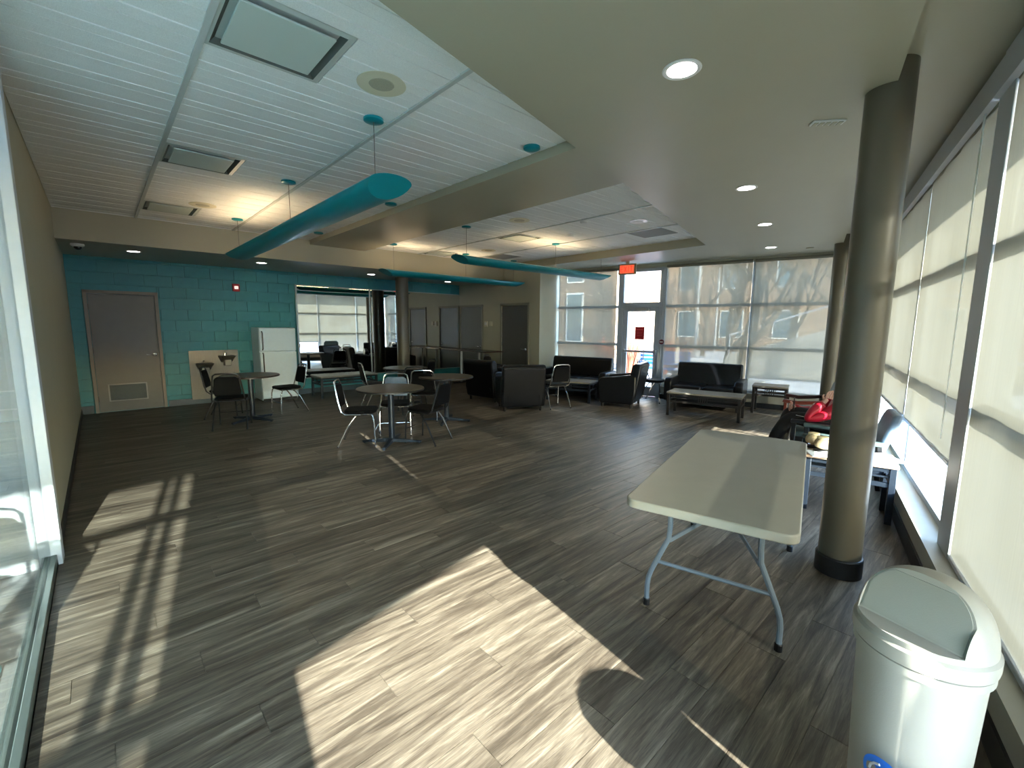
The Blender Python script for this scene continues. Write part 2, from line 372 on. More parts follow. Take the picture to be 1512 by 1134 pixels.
struct('trim_1', MB().box(-.37, -.315, 4.20, 4.32, 0, 3.12).box(-.62, -.30, 4.06, 4.20, 0, 3.12), M_WHITE, 'white jamb post ending the beige wall beside the glass partition', 'trim', bev=.004)
struct('wall_right', MB().box(7.69, 7.85, 7.80, 10.6, 0, 3.3), M_BEIGE, 'beige wall with the two grey doors beyond the bar table', 'wall')
jog = MB().prism([(7.69, 7.38), (8.62, 7.595), (8.62, 7.8), (7.69, 7.8)], 0, 3.3)
struct('wall_end', jog, M_BEIGE, 'short beige return wall beside the end window', 'wall')
# baseboards
def base_x(name, x0, x1, y, z=.11, m=M_GREYBASE, label=None): return struct(name, MB().box(x0, x1, y-.012, y, 0, z), m, label, 'baseboard', bev=.004)
base_x('baseboard_back', -.33, -.17, 10.58, .14, M_GREYBASE, 'short grey rubber baseboard between beige wall and louvred door')
base_x('baseboard_middle', .87, 7.69, 10.58, .12, M_GREYBASE, 'grey rubber baseboard along the teal wall')
struct('baseboard_right', MB().box(7.675, 7.69, 7.42, 7.74, 0, .1).box(7.675, 7.69, 8.74, 9.49, 0, .1).box(7.675, 7.69, 10.52, 10.58, 0, .1), M_BLACKBASE, 'dark baseboard below the beige wall with two doors', 'baseboard')
struct('baseboard_left', MB().box(-.33, -.318, 4.32, 10.58, 0, .09), M_BLACKBASE, 'dark baseboard along the long beige wall', 'baseboard')

# ------------------------------------------------------------------ ceiling
ce = struct('ceiling', MB().prism(clip_poly([(-6, -6), (12, -6), (12, 12), (-6, 12)], [(ST, -CT, .94), (CT, ST, 10.2)]), CEI+.02, 3.25), M_GRID, 'white ceiling of ribbed acoustic tiles in a metal grid', 'ceiling')
RE_W, RR_W = 1.635, -.27       # edges of the big soffit (turned frame)
def edge_plane(W): return (ST, -CT, -W)   # keep W >= value
tile_full = None
def tile_mesh(poly_x0, poly_x1, poly_y0, poly_y1, planes):
    mb = MB(); nrib = 6; h = (poly_y1-poly_y0)/nrib
    for i in range(nrib):
        a, b = poly_y0+i*h+.004, poly_y0+(i+1)*h-.004
        p = clip_poly([(poly_x0+.005, a), (poly_x1-.005, a), (poly_x1-.005, b), (poly_x0+.005, b)], planes)
        if p and area(p) > .0005: mb.prism(p, CEI-.004+(.003 if i % 3 == 1 else 0), CEI+.012)
    p = clip_poly([(poly_x0+.005, poly_y0+.004), (poly_x1-.005, poly_y0+.004), (poly_x1-.005, poly_y1-.004), (poly_x0+.005, poly_y1-.004)], planes)
    if p and area(p) > .001: mb.prism(p, CEI+.006, CEI+.018)
    return mb
DIFF = [(.53, 1.14, 2.46, 3.07), (.53, 1.14, 4.90, 5.51), (.53, 1.14, 7.34, 7.95), (5.21, 5.82, 5.51, 6.12), (5.21, 5.82, 7.95, 8.56)]
RET = [(6.43, 7.04, 3.68, 4.29), (6.43, 7.04, 7.34, 7.95)]
cache_t = {}
for xs in ([-.69, .53, 1.75, 2.97], [2.77, 3.99, 5.21, 6.43, 7.65]):
    lo, hi = (-.33, 2.96) if xs[0] < 0 else (3.99, 7.66)
    for x0, x1 in zip(xs[:-1], xs[1:]):
        for k in range(-4, 11):
            y0 = 3.07+.61*k; y1 = y0+.61
            if y0 > 8.64 or y1 < 1.2: continue
            X0, X1, Y1 = max(x0, lo), min(x1, hi), min(y1, 8.65)
            if any(abs(x0-d[0]) < .02 and abs(y0-d[2]) < .05 for d in DIFF+RET): X0 = x0+.61
            planes = [edge_plane(RE_W)]
            if x0 > 3 and xs[0] > 0 and X1 >= 7.6: planes.append((1, -.0154, 7.577))
            key = None
            corners = [(X0, y0), (X1, y0), (X0, Y1), (X1, Y1)]
            if all(ST*cx-CT*cy <= -RE_W for cx, cy in corners) and len(planes) == 1: key = (round(X1-X0, 3), round(Y1-y0, 3))
            if key and key in cache_t: me = cache_t[key]
            elif key:
                me = tile_mesh(0, X1-X0, 0, Y1-y0, []).mesh('ceiling_tile'); me.materials.append(M_TILE); cache_t[key] = me
            if key: o = bpy.data.objects.new('ceiling_tile', me); COL.objects.link(o); o.location = (X0, y0, 0); o.parent = ce
            else:
                mb = tile_mesh(X0, X1, y0, Y1, planes)
                if mb.v: mb.build('ceiling_tile', M_TILE, ce)
for x in (.53, 1.75, 5.21, 6.43):
    MB().box(x-.016, x+.016, 1.65+.23*x-.1 if x < 3 else 1.68+.236*x, 8.65, CEI-.014, CEI+.02).build('grid_rail', M_GRID, ce)
struct('trim_2', MB().box(-.33, 7.69, 8.65, 10.6, TSOF, 3.2), M_SOFFIT, 'beige soffit along the top of the teal wall', 'soffit')
struct('trim_3', MB().prism([(2.96, 2.2), (4.0, 2.45), (4.0, 8.65), (2.96, 8.65)], 3.02, 3.2), M_SOFFIT, 'taupe ceiling beam between the two tiled bays', 'beam')
U0S = -3.2
structB('trim_4', MB().prism([(U0S, RR_W), (10.12, RR_W), (10.12, RE_W), (U0S, RE_W)], SOF, 3.2), M_SOFFIT, 'broad taupe soffit with the row of downlights by the windows', 'soffit')
struct('trim_5', MB().prism([(7.63, 3.40), UW(10.12, RE_W-.01)[:2], UW(10.12, 5.6)[:2], (7.69, 7.45)], SOF+.002, 3.2), M_SOFFIT, 'taupe soffit strip in front of the exit door window wall', 'soffit')
structB('trim_6', MB().box(-4, 10.12, -1.1, RR_W, 3.08, 3.2), M_SOFFIT, 'raised taupe ceiling strip above the side window blinds', 'ceiling')

# ------------------------------------------------------------------ columns
def column(x, y, top, label, r=.118):
    t = thing('column', label, 'column', (x, y, 0)); t['kind'] = 'structure'
    MB().lathe([(r, 0), (r, top)], 40).build('shaft', M_TAUPE, t, smooth=True)
    MB().lathe([(r+.006, 0), (r+.012, .004), (r+.012, .118), (r+.008, .125), (r, .127)], 40).build('base_sleeve', M_BLACKBASE, t, smooth=True)
    return t
column(*UW(3.5, -.25)[:2], 3.08, 'thick taupe round column with black base sleeve behind the folding table')
column(*UW(9.2, -.27)[:2], 3.08, 'taupe round column at the far window corner by the wooden arm chair')
column(5.50, 9.92, TSOF, 'taupe round column standing before the wall mirror', .152)

# ------------------------------------------------------------------ side window wall (turned frame), seen from x=-3 .. 10
GW = -.84
def window_b(name, label, umulls, thick, u0, u1, z0=.28, z1=2.88, bottoms=None):
    t = thing(name, label, 'window', (0, 0, 0), TH); t['kind'] = 'structure'
    for u, wdt in umulls: MB().box(u-wdt/2, u+wdt/2, GW-.06, GW+.05, z0, z1).build('mullion', M_ALUD, t, bev=.003)
    for z in (1.16, 2.03): MB().box(u0, u1, GW-.05, GW+.04, z-.032, z+.032).build('transom', M_ALUD, t, bev=.003)
    MB().box(u0, u1, GW-.06, GW+.05, z0-.01, z0+.05).build('sill_rail', M_ALUD, t, bev=.003)
    MB().box(u0, u1, GW-.06, GW+.05, z1-.05, z1).build('head_rail', M_ALUD, t, bev=.003)
    us = [m[0] for m in umulls]
    for a, b in zip(us[:-1], us[1:]):
        for za, zb in ((z0+.04, 1.13), (1.19, 2.0), (2.06, z1-.04)): MB().box(a+.02, b-.02, GW-.006, GW+.006, za, zb).build('pane', M_GLASS, t)
    return t
window_b('window_1', 'long side window wall with grey frames behind the blinds', [(-.2, .06), (1.348, .074), (3.52, .16), (5.4, .05), (7.1, .05), (8.7, .05), (10.08, .08)], .05, -.2, 10.1)
structB('wall_front', MB().box(-4, 10.3, GW-.1, GW+.08, 2.88, 3.25).box(-4.2, 10.3, GW-.1, -.80, -.1, .24), M_ALUD, 'grey header and footing of the side window wall', 'wall')
structB('trim_7', MB().prism([(-.68, 0), (-.68, .24), (-.66, .28), (-.80, .285), (-.80, 0)][::-1], -.5, 10.0, 'x'), M_PLAST, 'low cream window curb under the side blinds', 'curb')
structB('baseboard_front', MB().box(-.5, 9.96, -.682, -.668, 0, .12), M_BLACKBASE, 'black baseboard on the low window curb', 'baseboard')
structB('trim_8', MB().box(3.40, 3.645, -.80, -.732, .28, 3.08), M_ALUD, 'wide grey pier between two side blinds', 'pier', bev=.004)
structB('trim_9', MB().box(-.66, -.17, -.90, -.70, 0, 3.08), M_WHITE, 'white pier beside the glass partition', 'pier')
structB('trim_10', MB().box(-.1, 10.05, -.80, -.70, 2.84, 3.0), M_ALUD, 'grey blind pocket along the side windows', 'trim')
# exterior canopy that shades the top of the side glazing
structB('trim_11', MB().box(-5, 11, -2.08, -.94, 2.92, 3.3), M_SOFFIT, 'canopy outside over the side windows', 'canopy')

def blind(name, label, axis, a, b, pos, zb, zt, m, side=1, chain=None, group=None, skew=0):
    # axis 'u': runs along U at W=pos ; axis 'w': runs along W at U=pos
    t = thing(name, label, 'blind', (0, 0, 0), TH, group)
    n = 14; mb = MB(); vs = []; fs = []
    for i in range(n+1):
        s = a+(b-a)*i/n; o_ = .004*math.sin(i*1.7+a*3)
        for z in (zt, zb): vs.append((s+skew*(1-i/n)*(z-zb)/(zt-zb), pos+o_, z) if axis == 'u' else (pos+o_, s, z))
    for i in range(n): fs.append((2*i, 2*i+1, 2*i+3, 2*i+2))
    mb.add(vs, fs).build('fabric', m, t, smooth=True)
    def bx(x0, x1, y0, y1, z0, z1, nm, mm, bev=.004):
        q = MB().box(x0, x1, y0, y1, z0, z1) if axis == 'u' else MB().box(y0, y1, x0, x1, z0, z1)
        return q.build(nm, mm, t, bev=bev)
    bx(a, b, pos-.012, pos+.012, zb-.022, zb+.006, 'bottom_bar', M_ALU)
    r = MB().tube([(a, pos-.022*side, zt+.01), (b, pos-.022*side, zt+.01)] if axis == 'u' else [(pos-.022*side, a, zt+.01), (pos-.022*side, b, zt+.01)], .03, 12)
    r.build('roller', M_BLIND, t, smooth=True)
    if chain:
        s, cz = chain; o_ = pos+.022*side
        pts = [(s, o_, zt), (s+.012, o_, cz), (s+.024, o_, zt)] if axis == 'u' else [(o_, s, zt), (o_, s+.012, cz), (o_, s+.024, zt)]
        MB().tube(pts, .0035, 5).build('bead_chain', M_TRIMW, t)
    return t
SB = 'roller blinds on the side windows'
blind('roller_blind', 'cream roller blind nearest the camera hanging down to the curb', 'u', 1.40, 3.396, -.745, .31, 2.84, M_BLIND, group=SB, skew=.10)
blind('roller_blind', 'cream roller blind just beyond the wide grey pier, raised off the curb', 'u', 3.665, 5.385, -.745, .79, 2.84, M_BLIND, chain=(3.84, .9), group=SB)
blind('roller_blind', 'cream raised roller blind second beyond the grey pier', 'u', 5.415, 7.08, -.745, .79, 2.84, M_BLIND, group=SB)
blind('roller_blind', 'cream fully lowered roller blind behind the wooden arm chair', 'u', 7.12, 8.68, -.745, .33, 2.84, M_BLIND, group=SB)
blind('roller_blind', 'cream roller blind in the corner beside the far column', 'u', 8.72, 9.98, -.745, .33, 2.84, M_BLIND, group=SB)
blind('roller_blind', 'cream half lowered roller blind beside the camera over the trash can end', 'u', -.16, 1.33, -.745, 1.05, 2.84, M_BLIND, group=SB)

# ------------------------------------------------------------------ end window wall (turned frame) at U ~ 10.1
GU = 10.12
def window_e(name, label, mulls, w0, w1, z0, panes_z):
    t = thing(name, label, 'window', (0, 0, 0), TH); t['kind'] = 'structure'
    for q in mulls: MB().box(GU-.05, GU+.06, q-.03, q+.03, z0, 2.88).build('mullion', M_ALU, t, bev=.003)
    for z in (1.16, 2.03): MB().box(GU-.04, GU+.05, w0, w1, z-.03, z+.03).build('transom', M_ALU, t, bev=.003)
    MB().box(GU-.05, GU+.06, w0, w1, z0-.01, z0+.05).build('sill_rail', M_ALU, t, bev=.003)
    for a, b in zip(mulls[:-1], mulls[1:]):
        for za, zb in panes_z: MB().box(GU-.005, GU+.005, a+.02, b-.02, za, zb).build('pane', M_GLASS, t)
    return t
window_e('window_2', 'three bay end window right of the exit door', [-.78, 1.07, 2.78], -.8, 2.8, .28, ((.32, 1.13), (1.19, 2.0), (2.06, 2.86)))
window_e('window_3', 'end window between beige return wall and exit door', [3.80, 5.44], 3.78, 5.46, .28, ((.32, 1.13), (1.19, 2.0), (2.06, 2.86)))
structB('wall_far', MB().box(GU-.06, GU+.08, -.9, 5.6, 2.86, 3.25).box(GU-.04, GU+.08, -.9, 2.80, -.1, .27).box(GU-.04, GU+.08, 3.78, 5.6, -.1, .27), M_SOFFIT, 'header and footing of the end window wall', 'wall')
structB('trim_12', MB().box(9.93, 10.10, -.68, 2.76, .10, .28).box(9.93, 10.10, 3.84, 5.42, .10, .28), M_PLAST, 'cream low curb under the end windows', 'curb', bev=.01)
structB('baseboard_far', MB().box(9.94, 10.05, -.68, 2.75, 0, .1).box(9.94, 10.05, 3.85, 5.4, 0, .1), M_BLACKBASE, 'black baseboard below the end windows', 'baseboard')
EB = 'roller blinds on the end windows'
blind('roller_blind', 'screen roller blind left of the exit door above the long sofa', 'w', 3.86, 5.36, 10.03, .3, 2.86, M_BLINDE, group=EB)
blind('roller_blind', 'wide screen roller blind right of the exit door above the two-seat sofa', 'w', 1.10, 2.74, 10.03, .31, 2.86, M_BLINDE, group=EB)
blind('roller_blind', 'screen roller blind between the two-seat sofa and the far column', 'w', -.66, 1.06, 10.03, .31, 2.86, M_BLINDE, group=EB)
# exit door
dr = thing('door_1', 'glazed grey metal exit door with a red notice', 'door', (0, 0, 0), TH); dr['kind'] = 'structure'
fr = MB(); fr.box(GU-.06, GU+.06, 3.70, 3.78, 0, 2.88).box(GU-.06, GU+.06, 2.80, 2.88, 0, 2.88).box(GU-.06, GU+.06, 2.80, 3.78, 2.02, 2.12).box(GU-.06, GU+.06, 2.8, 3.78, 2.8, 2.88)
fr.build('door_frame', M_ALU, dr, bev=.004)
lf = MB(); lf.box(GU-.03, GU+.03, 3.60, 3.695, .01, 2.02).box(GU-.03, GU+.03, 2.885, 2.98, .01, 2.02).box(GU-.03, GU+.03, 2.98, 3.6, .01, .22).box(GU-.03, GU+.03, 2.98, 3.6, 1.92, 2.02)
lf.build('door_leaf', M_ALU, dr, bev=.003)
MB().box(GU-.005, GU+.005, 2.97, 3.61, .2, 1.93).build('pane', M_GLASS, dr)
MB().box(GU-.005, GU+.005, 2.87, 3.71, 2.11, 2.81).build('pane', M_GLASS, dr)
pb = MB().beam((GU-.09, 2.92, 1.02), (GU-.09, 3.66, 1.02), .03, .045).box(GU-.10, GU-.03, 2.9, 2.96, .98, 1.06).box(GU-.10, GU-.03, 3.62, 3.68, .98, 1.06)
pb.build('push_bar', M_ALUD, dr, bev=.004)
MB().box(GU-.1, GU-.03, 3.1, 3.42, 1.93, 2.0).beam((GU-.09, 3.2, 2.0), (GU-.16, 3.44, 2.06), .02, .012).build('door_closer', M_ALUD, dr, bev=.004)
n = thing('red_notice', 'red paper notice taped to the exit door glass', 'notice', UW(GU-.012, 3.31, 1.43), TH)
MB().box(-.002, 0, -.105, .105, -.14, .14).build('sheet', M_RED, n)
MB().box(-.003, -.002, -.07, .07, .07, .09).box(-.003, -.002, -.06, .06, .02, .03).box(-.003, -.002, -.06, .06, -.02, -.01).box(-.003, -.002, -.06, .06, -.06, -.05).build('print', mat('pink_print', (230, 90, 90), .6), n)
n = thing('door_push_button', 'round dark red and white push button right of the exit door', 'button', UW(GU-.07, 2.79, 1.25), TH)
MB().lathe([(.055, 0), (.055, .02), (.045, .03)], 20).xf(Matrix.Rotation(-PI/2, 4, 'Y')).build('plate', mat('dark_red', (96, 24, 30), .4), n, smooth=True)
MB().box(-.034, -.03, -.035, .035, -.012, .012).build('stripe', M_TRIMW, n)
# exit sign hanging from the soffit
es = thing('exit_sign', 'orange lit EXIT sign hanging before the exit door', 'sign', UW(9.45, 3.42, 0), TH)
MB().box(-.03, .03, -.19, .19, 2.68, 2.90).build('housing', mat('sign_housing', (150, 140, 118), .5), es, bev=.006)
MB().box(-.02, .02, -.03, .03, 2.90, SOF).build('bracket', M_SOFFIT, es)
MB().box(-.036, -.03, -.155, .155, 2.705, 2.875).build('face', M_EXIT, es)
def letter(ch, cx, cz, h, wd, t_, y=-.04, s=1):   # strokes of block letters on a -x facing plate; +y is to the reader's left
    mb = MB(); X0, X1 = y, y+.004
    def seg(a, b):
        (ax, az), (bx_, bz) = a, b
        mb.beam((y, cx-ax*wd*s, cz+az*h), (y, cx-bx_*wd*s, cz+bz*h), t_, .004, up=(1, 0, 0))
    G = {'E': [((-.5, -.5), (-.5, .5)), ((-.5, .5), (.5, .5)), ((-.5, 0), (.35, 0)), ((-.5, -.5), (.5, -.5))],
         'X': [((-.5, -.5), (.5, .5)), ((-.5, .5), (.5, -.5))], 'I': [((0, -.5), (0, .5))], 'T': [((-.5, .5), (.5, .5)), ((0, -.5), (0, .5))]}
    for a, b in G[ch]: seg(a, b)
    return mb
for ch, cy in zip('EXIT', (.105, .03, -.035, -.1)):
    letter(ch, cy, 2.79, .11, .05, .016).build('letter', M_EXITT, es)

# ------------------------------------------------------------------ doors in the inner walls
def lever(parent, x, z, s=1):
    MB().lathe([(.032, 0), (.032, .012), (.02, .016)], 16).xf(Matrix.Translation((x, 0, z)) @ Matrix.Rotation(PI/2, 4, 'X')).build('rose', M_CHROME, parent, smooth=True)
    MB().tube([(x, -.01, z), (x, -.05, z), (x-.03*s, -.055, z), (x-.12*s, -.055, z+.005)], .009, 8).build('handle', M_CHROME, parent, smooth=True)
def inner_door(name, label, x, y, rotz, wd, ht, hs=1, louvre=False, fm=M_DFRAME, dm=M_DOOR):
    # local: door spans 0..wd along x, faces -y ; handle at high x when hs=1
    t = thing(name, label, 'door', (x, y, 0), rotz); t['kind'] = 'structure'
    MB().box(-.05, 0, -.03, .02, 0, ht+.05).box(wd, wd+.05, -.03, .02, 0, ht+.05).box(-.05, wd+.05, -.03, .02, ht, ht+.05).build('door_frame', fm, t, bev=.004)
    MB().box(.004, wd-.004, -.008, .015, .01, ht-.004).build('door_leaf', dm, t, bev=.002)
    lever(t, wd-.07 if hs > 0 else .07, 1.0, hs)
    for z in (.25, 1.1, 1.85):
        hx = -.002 if hs > 0 else wd+.002
        MB().tube([(hx, -.014, z-.05), (hx, -.014, z+.05)], .009, 6).build('hinge', M_STEEL, t, smooth=True)
    if louvre:
        lv = MB().box(.14, .16, -.02, 0, .19, .50).box(.66, .68, -.02, 0, .19, .50).box(.14, .68, -.02, 0, .19, .21).box(.14, .68, -.02, 0, .48, .50).build('louvre', mat('louvre_frame', (150, 150, 146), .4), t)
        MB().box(.16, .66, -.010, -.008, .21, .48).build('back_panel', M_DARK, lv)
        for i in range(11):
            z = .215+i*.0245
            MB().add([(.16, -.018, z), (.66, -.018, z), (.66, -.010, z+.02), (.16, -.010, z+.02), (.16, -.016, z-.002), (.66, -.016, z-.002), (.66, -.008, z+.018), (.16, -.008, z+.018)], [(0, 1, 2, 3), (7, 6, 5, 4), (0, 4, 5, 1), (1, 5, 6, 2), (2, 6, 7, 3), (3, 7, 4, 0)]).build('slat', mat('louvre_grey', (104, 112, 114), .5), lv)
    return t
inner_door('door_2', 'grey door with a louvre and lever handle in the teal wall', -.10, 10.575, 0, .90, 2.08, 1, True)
inner_door('door_3', 'dark grey door nearest the beige return wall', 7.695, 8.72, -PI/2, .95, 2.08, 1, dm=mat('darker_door', (84, 82, 78), .45, noise_amt=.03), fm=mat('pale_frame', (142, 138, 122), .5))
inner_door('door_4', 'grey door in the beige wall next to the mirror corner', 7.695, 10.50, -PI/2, .95, 2.08, 1, fm=MATS['pale_frame'])

# ------------------------------------------------------------------ mirror (on the teal wall)
mi = thing('wall_mirror', 'large wall mirror of two panels reflecting the room on the teal wall', 'mirror', (0, 0, 0))
MB().box(3.28, 4.955, 10.563, 10.576, .37, 2.42).build('mirror_panel', M_MIRROR, mi)
MB().box(4.985, 7.685, 10.563, 10.576, .37, 2.42).build('mirror_panel', M_MIRROR, mi)
MB().box(3.245, 3.28, 10.55, 10.58, .35, 2.44).box(4.955, 4.985, 10.55, 10.58, .35, 2.44).box(3.245, 7.685, 10.555, 10.58, .35, .37).box(3.245, 7.685, 10.555, 10.58, 2.42, 2.44).build('frame', mat('mirror_frame', (170, 178, 180), .3, .5), mi, bev=.002)

# ------------------------------------------------------------------ small wall and ceiling fittings
a = thing('fire_alarm', 'red fire alarm strobe high on the teal wall', 'alarm', (2.12, 10.575, 2.30))
MB().box(-.065, .065, -.045, 0, -.075, .075).build('housing', M_RED, a, bev=.01)
MB().box(-.035, .035, -.06, -.04, -.03, .03).build('strobe_lens', M_STROBE, a, bev=.008)
a = thing('wall_strobe', 'cream strobe and thermostat plates between the two grey doors', 'alarm', (7.685, 9.25, 1.62), -PI/2)
MB().box(-.16, -.03, -.03, 0, -.08, .07).build('housing', M_CREAM, a, bev=.008)
MB().box(-.13, -.06, -.045, -.025, -.04, .04).build('strobe_lens', M_TRIMW, a, bev=.006)
MB().box(.04, .15, -.025, 0, -.06, .06).build('thermostat', M_CREAM, a, bev=.006)
cm = thing('dome_camera', 'white dome security camera under the teal wall soffit', 'camera', (-.12, 9.07, TSOF))
MB().lathe([(.075, 0), (.075, -.025), (.055, -.04)], 24).build('housing', M_TRIMW, cm, smooth=True)
MB().lathe([(.045, -.035), (.042, -.06), (.025, -.078), (0, -.084)], 24).build('dome', mat('smoked_dome', (16, 16, 18), .1), cm, smooth=True)
def downlight(x, y, z, label, group):
    t = thing('downlight', label, 'ceiling light', (x, y, z), 0, group)
    MB().lathe([(.082, 0), (.098, 0), (.1, -.004), (.094, -.009), (.076, -.006)], 32, cap=False).build('trim_ring', M_TRIMW, t, smooth=True)
    MB().lathe([(.0, -.003), (.08, -.0031), (.082, -.001)], 32).build('diffuser', M_LED, t, smooth=True)
    return t
G1 = 'downlights in the teal wall soffit'; G2 = 'downlights in the broad soffit by the windows'
for (x, y), lb in zip(((.51, 9.36), (2.32, 9.37), (4.62, 9.70), (6.82, 9.89)), ('downlight in the soffit above the louvred door', 'downlight in the soffit just left of the fire alarm end, above the refrigerator side', 'downlight in the soffit above the wall mirror edge', 'downlight in the soffit above the bar table')):
    downlight(x, y, TSOF, lb, G1)
for (x, y), lb in zip(((2.39, 1.28), (4.79, 1.82), (6.63, 2.25), (8.59, 2.79)), ('largest lit downlight in the broad soffit above the white folding table', 'second downlight from the camera in the broad soffit', 'third downlight from the camera in the broad soffit', 'farthest downlight in the broad soffit near the end windows')):
    downlight(x, y, SOF, lb, G2)
d = thing('sensor_disc', 'small unlit disc in the broad soffit by the far column', 'sensor', (9.1, 2.34, SOF)); MB().lathe([(.06, 0), (.06, -.012), (.045, -.02)], 20).build('disc', M_SOFFIT, d, smooth=True)
e_ = thing('slot_vent', 'small white slot vent in the broad soffit beside the thick column', 'vent', (3.67, .91, SOF), -.9)
MB().box(-.10, .10, -.035, .035, -.012, 0).build('frame', M_TRIMW, e_, bev=.003)
for i in range(5): MB().box(-.088+i*.037, -.062+i*.037, -.025, .025, -.016, -.011).build('slat', M_CREAMG, e_)
def diffuser(x0, x1, y0, y1, label):
    t = thing('air_diffuser', label, 'air vent', ((x0+x1)/2, (y0+y1)/2, CEI), 0, 'square air diffusers in the tiled ceiling'); h = .305
    vs = [(-h, -h, -.004), (h, -h, -.004), (h, h, -.004), (-h, h, -.004), (-h+.035, -h+.035, -.008), (h-.035, -h+.035, -.008), (h-.035, h-.035, -.008), (-h+.035, h-.035, -.008), (-h+.09, -h+.09, .055), (h-.09, -h+.09, .055), (h-.09, h-.09, .055), (-h+.09, h-.09, .055)]
    fs = []
    for r in (0, 4):
        for k in range(4): fs.append((r+k, r+(k+1) % 4, r+4+(k+1) % 4, r+4+k))
    MB().add(vs, fs[:4]).build('frame', mat('diffuser_frame', (190, 196, 190), .4), t)
    MB().add(vs, fs[4:]+[(8, 9, 10, 11)]).build('throat', mat('throat_shade', (84, 90, 86), .6), t)  # shade of the recess painted in as a dark throat colour
    MB().box(-.225, .225, -.225, .225, -.016, -.004).build('face_plate', mat('diffuser_plate', (196, 206, 198), .45), t, bev=.004)
    return t
for d, lb in zip(DIFF, ('large square air diffuser nearest the camera in the ceiling', 'square air diffuser midway along the first ceiling bay', 'square air diffuser in the ceiling nearest the teal wall soffit', 'square air diffuser in the middle of the far ceiling bay', 'square air diffuser at the far end above the short pendant')): diffuser(*d, lb)
for d, lb in zip(RET, ('grey return air grille at the window end of the far bay', 'grey return air grille near the door wall in the far bay')):
    t = thing('return_grille', lb, 'air vent', ((d[0]+d[1])/2, (d[2]+d[3])/2, CEI), 0, 'return grilles in the far ceiling bay')
    MB().box(-.3, .3, -.3, .3, -.006, .004).build('frame', mat('grille_grey', (140, 142, 136), .6), t)
    g = MB()
    for i in range(24): g.box(-.285, .285, -.28+i*.0235, -.268+i*.0235, -.010, -.006)
    g_ = g.build('grille_bars', MATS['grille_grey'], t); g_['kind'] = 'stuff'
def speaker(x, y, label, r=.15, m1=M_CREAM, m2=M_CREAMG):
    t = thing('ceiling_speaker', label, 'speaker', (x, y, CEI-.006), 0, 'round ceiling speakers')
    MB().lathe([(r*.52, -.004), (r, -.004), (r, -.001), (r*.97, .003)], 36, cap=False).build('ring', m1, t, smooth=True)
    MB().lathe([(0, -.008), (r*.5, -.006), (r*.53, -.001)], 36).build('grille', m2, t, smooth=True)
speaker(1.44, 2.79, 'round cream ceiling speaker beside the nearest air diffuser')
speaker(1.12, 7.10, 'round cream ceiling speaker near the teal wall soffit')
speaker(4.60, 4.85, 'round cream ceiling speaker just beyond the ceiling beam')
speaker(5.97, 7.20, 'round cream ceiling speaker above the farther pendants')
speaker(5.86, 3.68, 'round white ringed ceiling speaker by the window end of the far bay', .13, M_TRIMW, M_TILE)
for x, y, lb in ((5.92, 4.99, 'small white smoke detector in the far ceiling bay'), (5.3, 4.23, 'small white sensor on the seam of the far ceiling bay')):
    t = thing('smoke_detector', lb, 'detector', (x, y, CEI)); MB().lathe([(.06, -.002), (.06, -.025), (.045, -.04), (0, -.045)], 20).build('body', M_TRIMW, t, smooth=True); MB().lathe([(.07, .0), (.07, -.006), (.06, -.01)], 20).build('base', M_TRIMW, t, smooth=True)
# pendant luminaires
def pendant(label, cx, cy, z, L, rotz, cables, lit, canopy_rot=0):
    t = thing('pendant_light', label, 'pendant light', (cx, cy, z), rotz, 'long teal pendant uplights')
    hw, dp, N_ = .16, .085, 24; prof = [(-hw*math.cos(2*PI*i/N_), -(dp if i <= N_/2 else .035)*math.sin(2*PI*i/N_)) for i in range(N_)]
    vs = []; fs = []; ends = (-L/2, L/2); sl = 1.9
    for e in (0, 1):
        for x, q in prof: vs.append((x, ends[e]+(1 if e == 0 else -1)*(-q+.035)*sl, q))
    n = N_
    for i in range(N_): fs.append((i, (i+1) % n, n+(i+1) % n, n+i))
    fs += [tuple(range(n)), tuple(range(2*n-1, n-1, -1))]
    MB().add(vs, fs).build('trough', M_PENDANT, t, smooth=True)
    for a, b in lit: MB().box(-.03, .03, a, b, .02, .0362).build('lamp_tube', M_WARM, t, smooth=True)
    for c in cables:
        MB().tube([(0, c, .03), (0, c, CEI-z)], .003, 6).build('cable', M_STEEL, t)
        MB().lathe([(.072, CEI-z-.006), (.072, CEI-z-.022), (.06, CEI-z-.028), (0, CEI-z-.029)], 24, 0, c).build('ceiling_rose', M_PENDANT, t, smooth=True)
    return t
pendant('long teal pendant uplight in the first ceiling bay', 1.62, 5.42, 2.60, 4.9, 0, (-2.14, -.13, 2.25), ((.6, 2.3),))
pendant('teal pendant uplight farthest away, before the beige door wall', 5.77, 7.90, 2.58, 3.66, -PI/2, (-1.55, .15, 1.55), ((-1.7, -.8), (-.2, .6)))
pendant('teal pendant uplight in the far bay nearer the exit door', 6.02, 5.72, 2.615, 3.9, -PI/2, (-1.72, .34, 1.75), ((-.6, .9),))
for y, lb in ((2.84, 'teal ceiling rose without a lamp next to the ceiling beam, nearest'), (5.33, 'teal ceiling rose without a lamp midway along the beam'), (7.84, 'teal ceiling rose without a lamp farthest along the beam')):
    tag(MB().lathe([(.072, CEI-.006), (.072, CEI-.022), (.06, CEI-.028), (0, CEI-.029)], 24, 2.83, y).build('ceiling_rose', M_PENDANT, None, smooth=True), lb, 'ceiling rose', 'lampless ceiling roses along the beam')

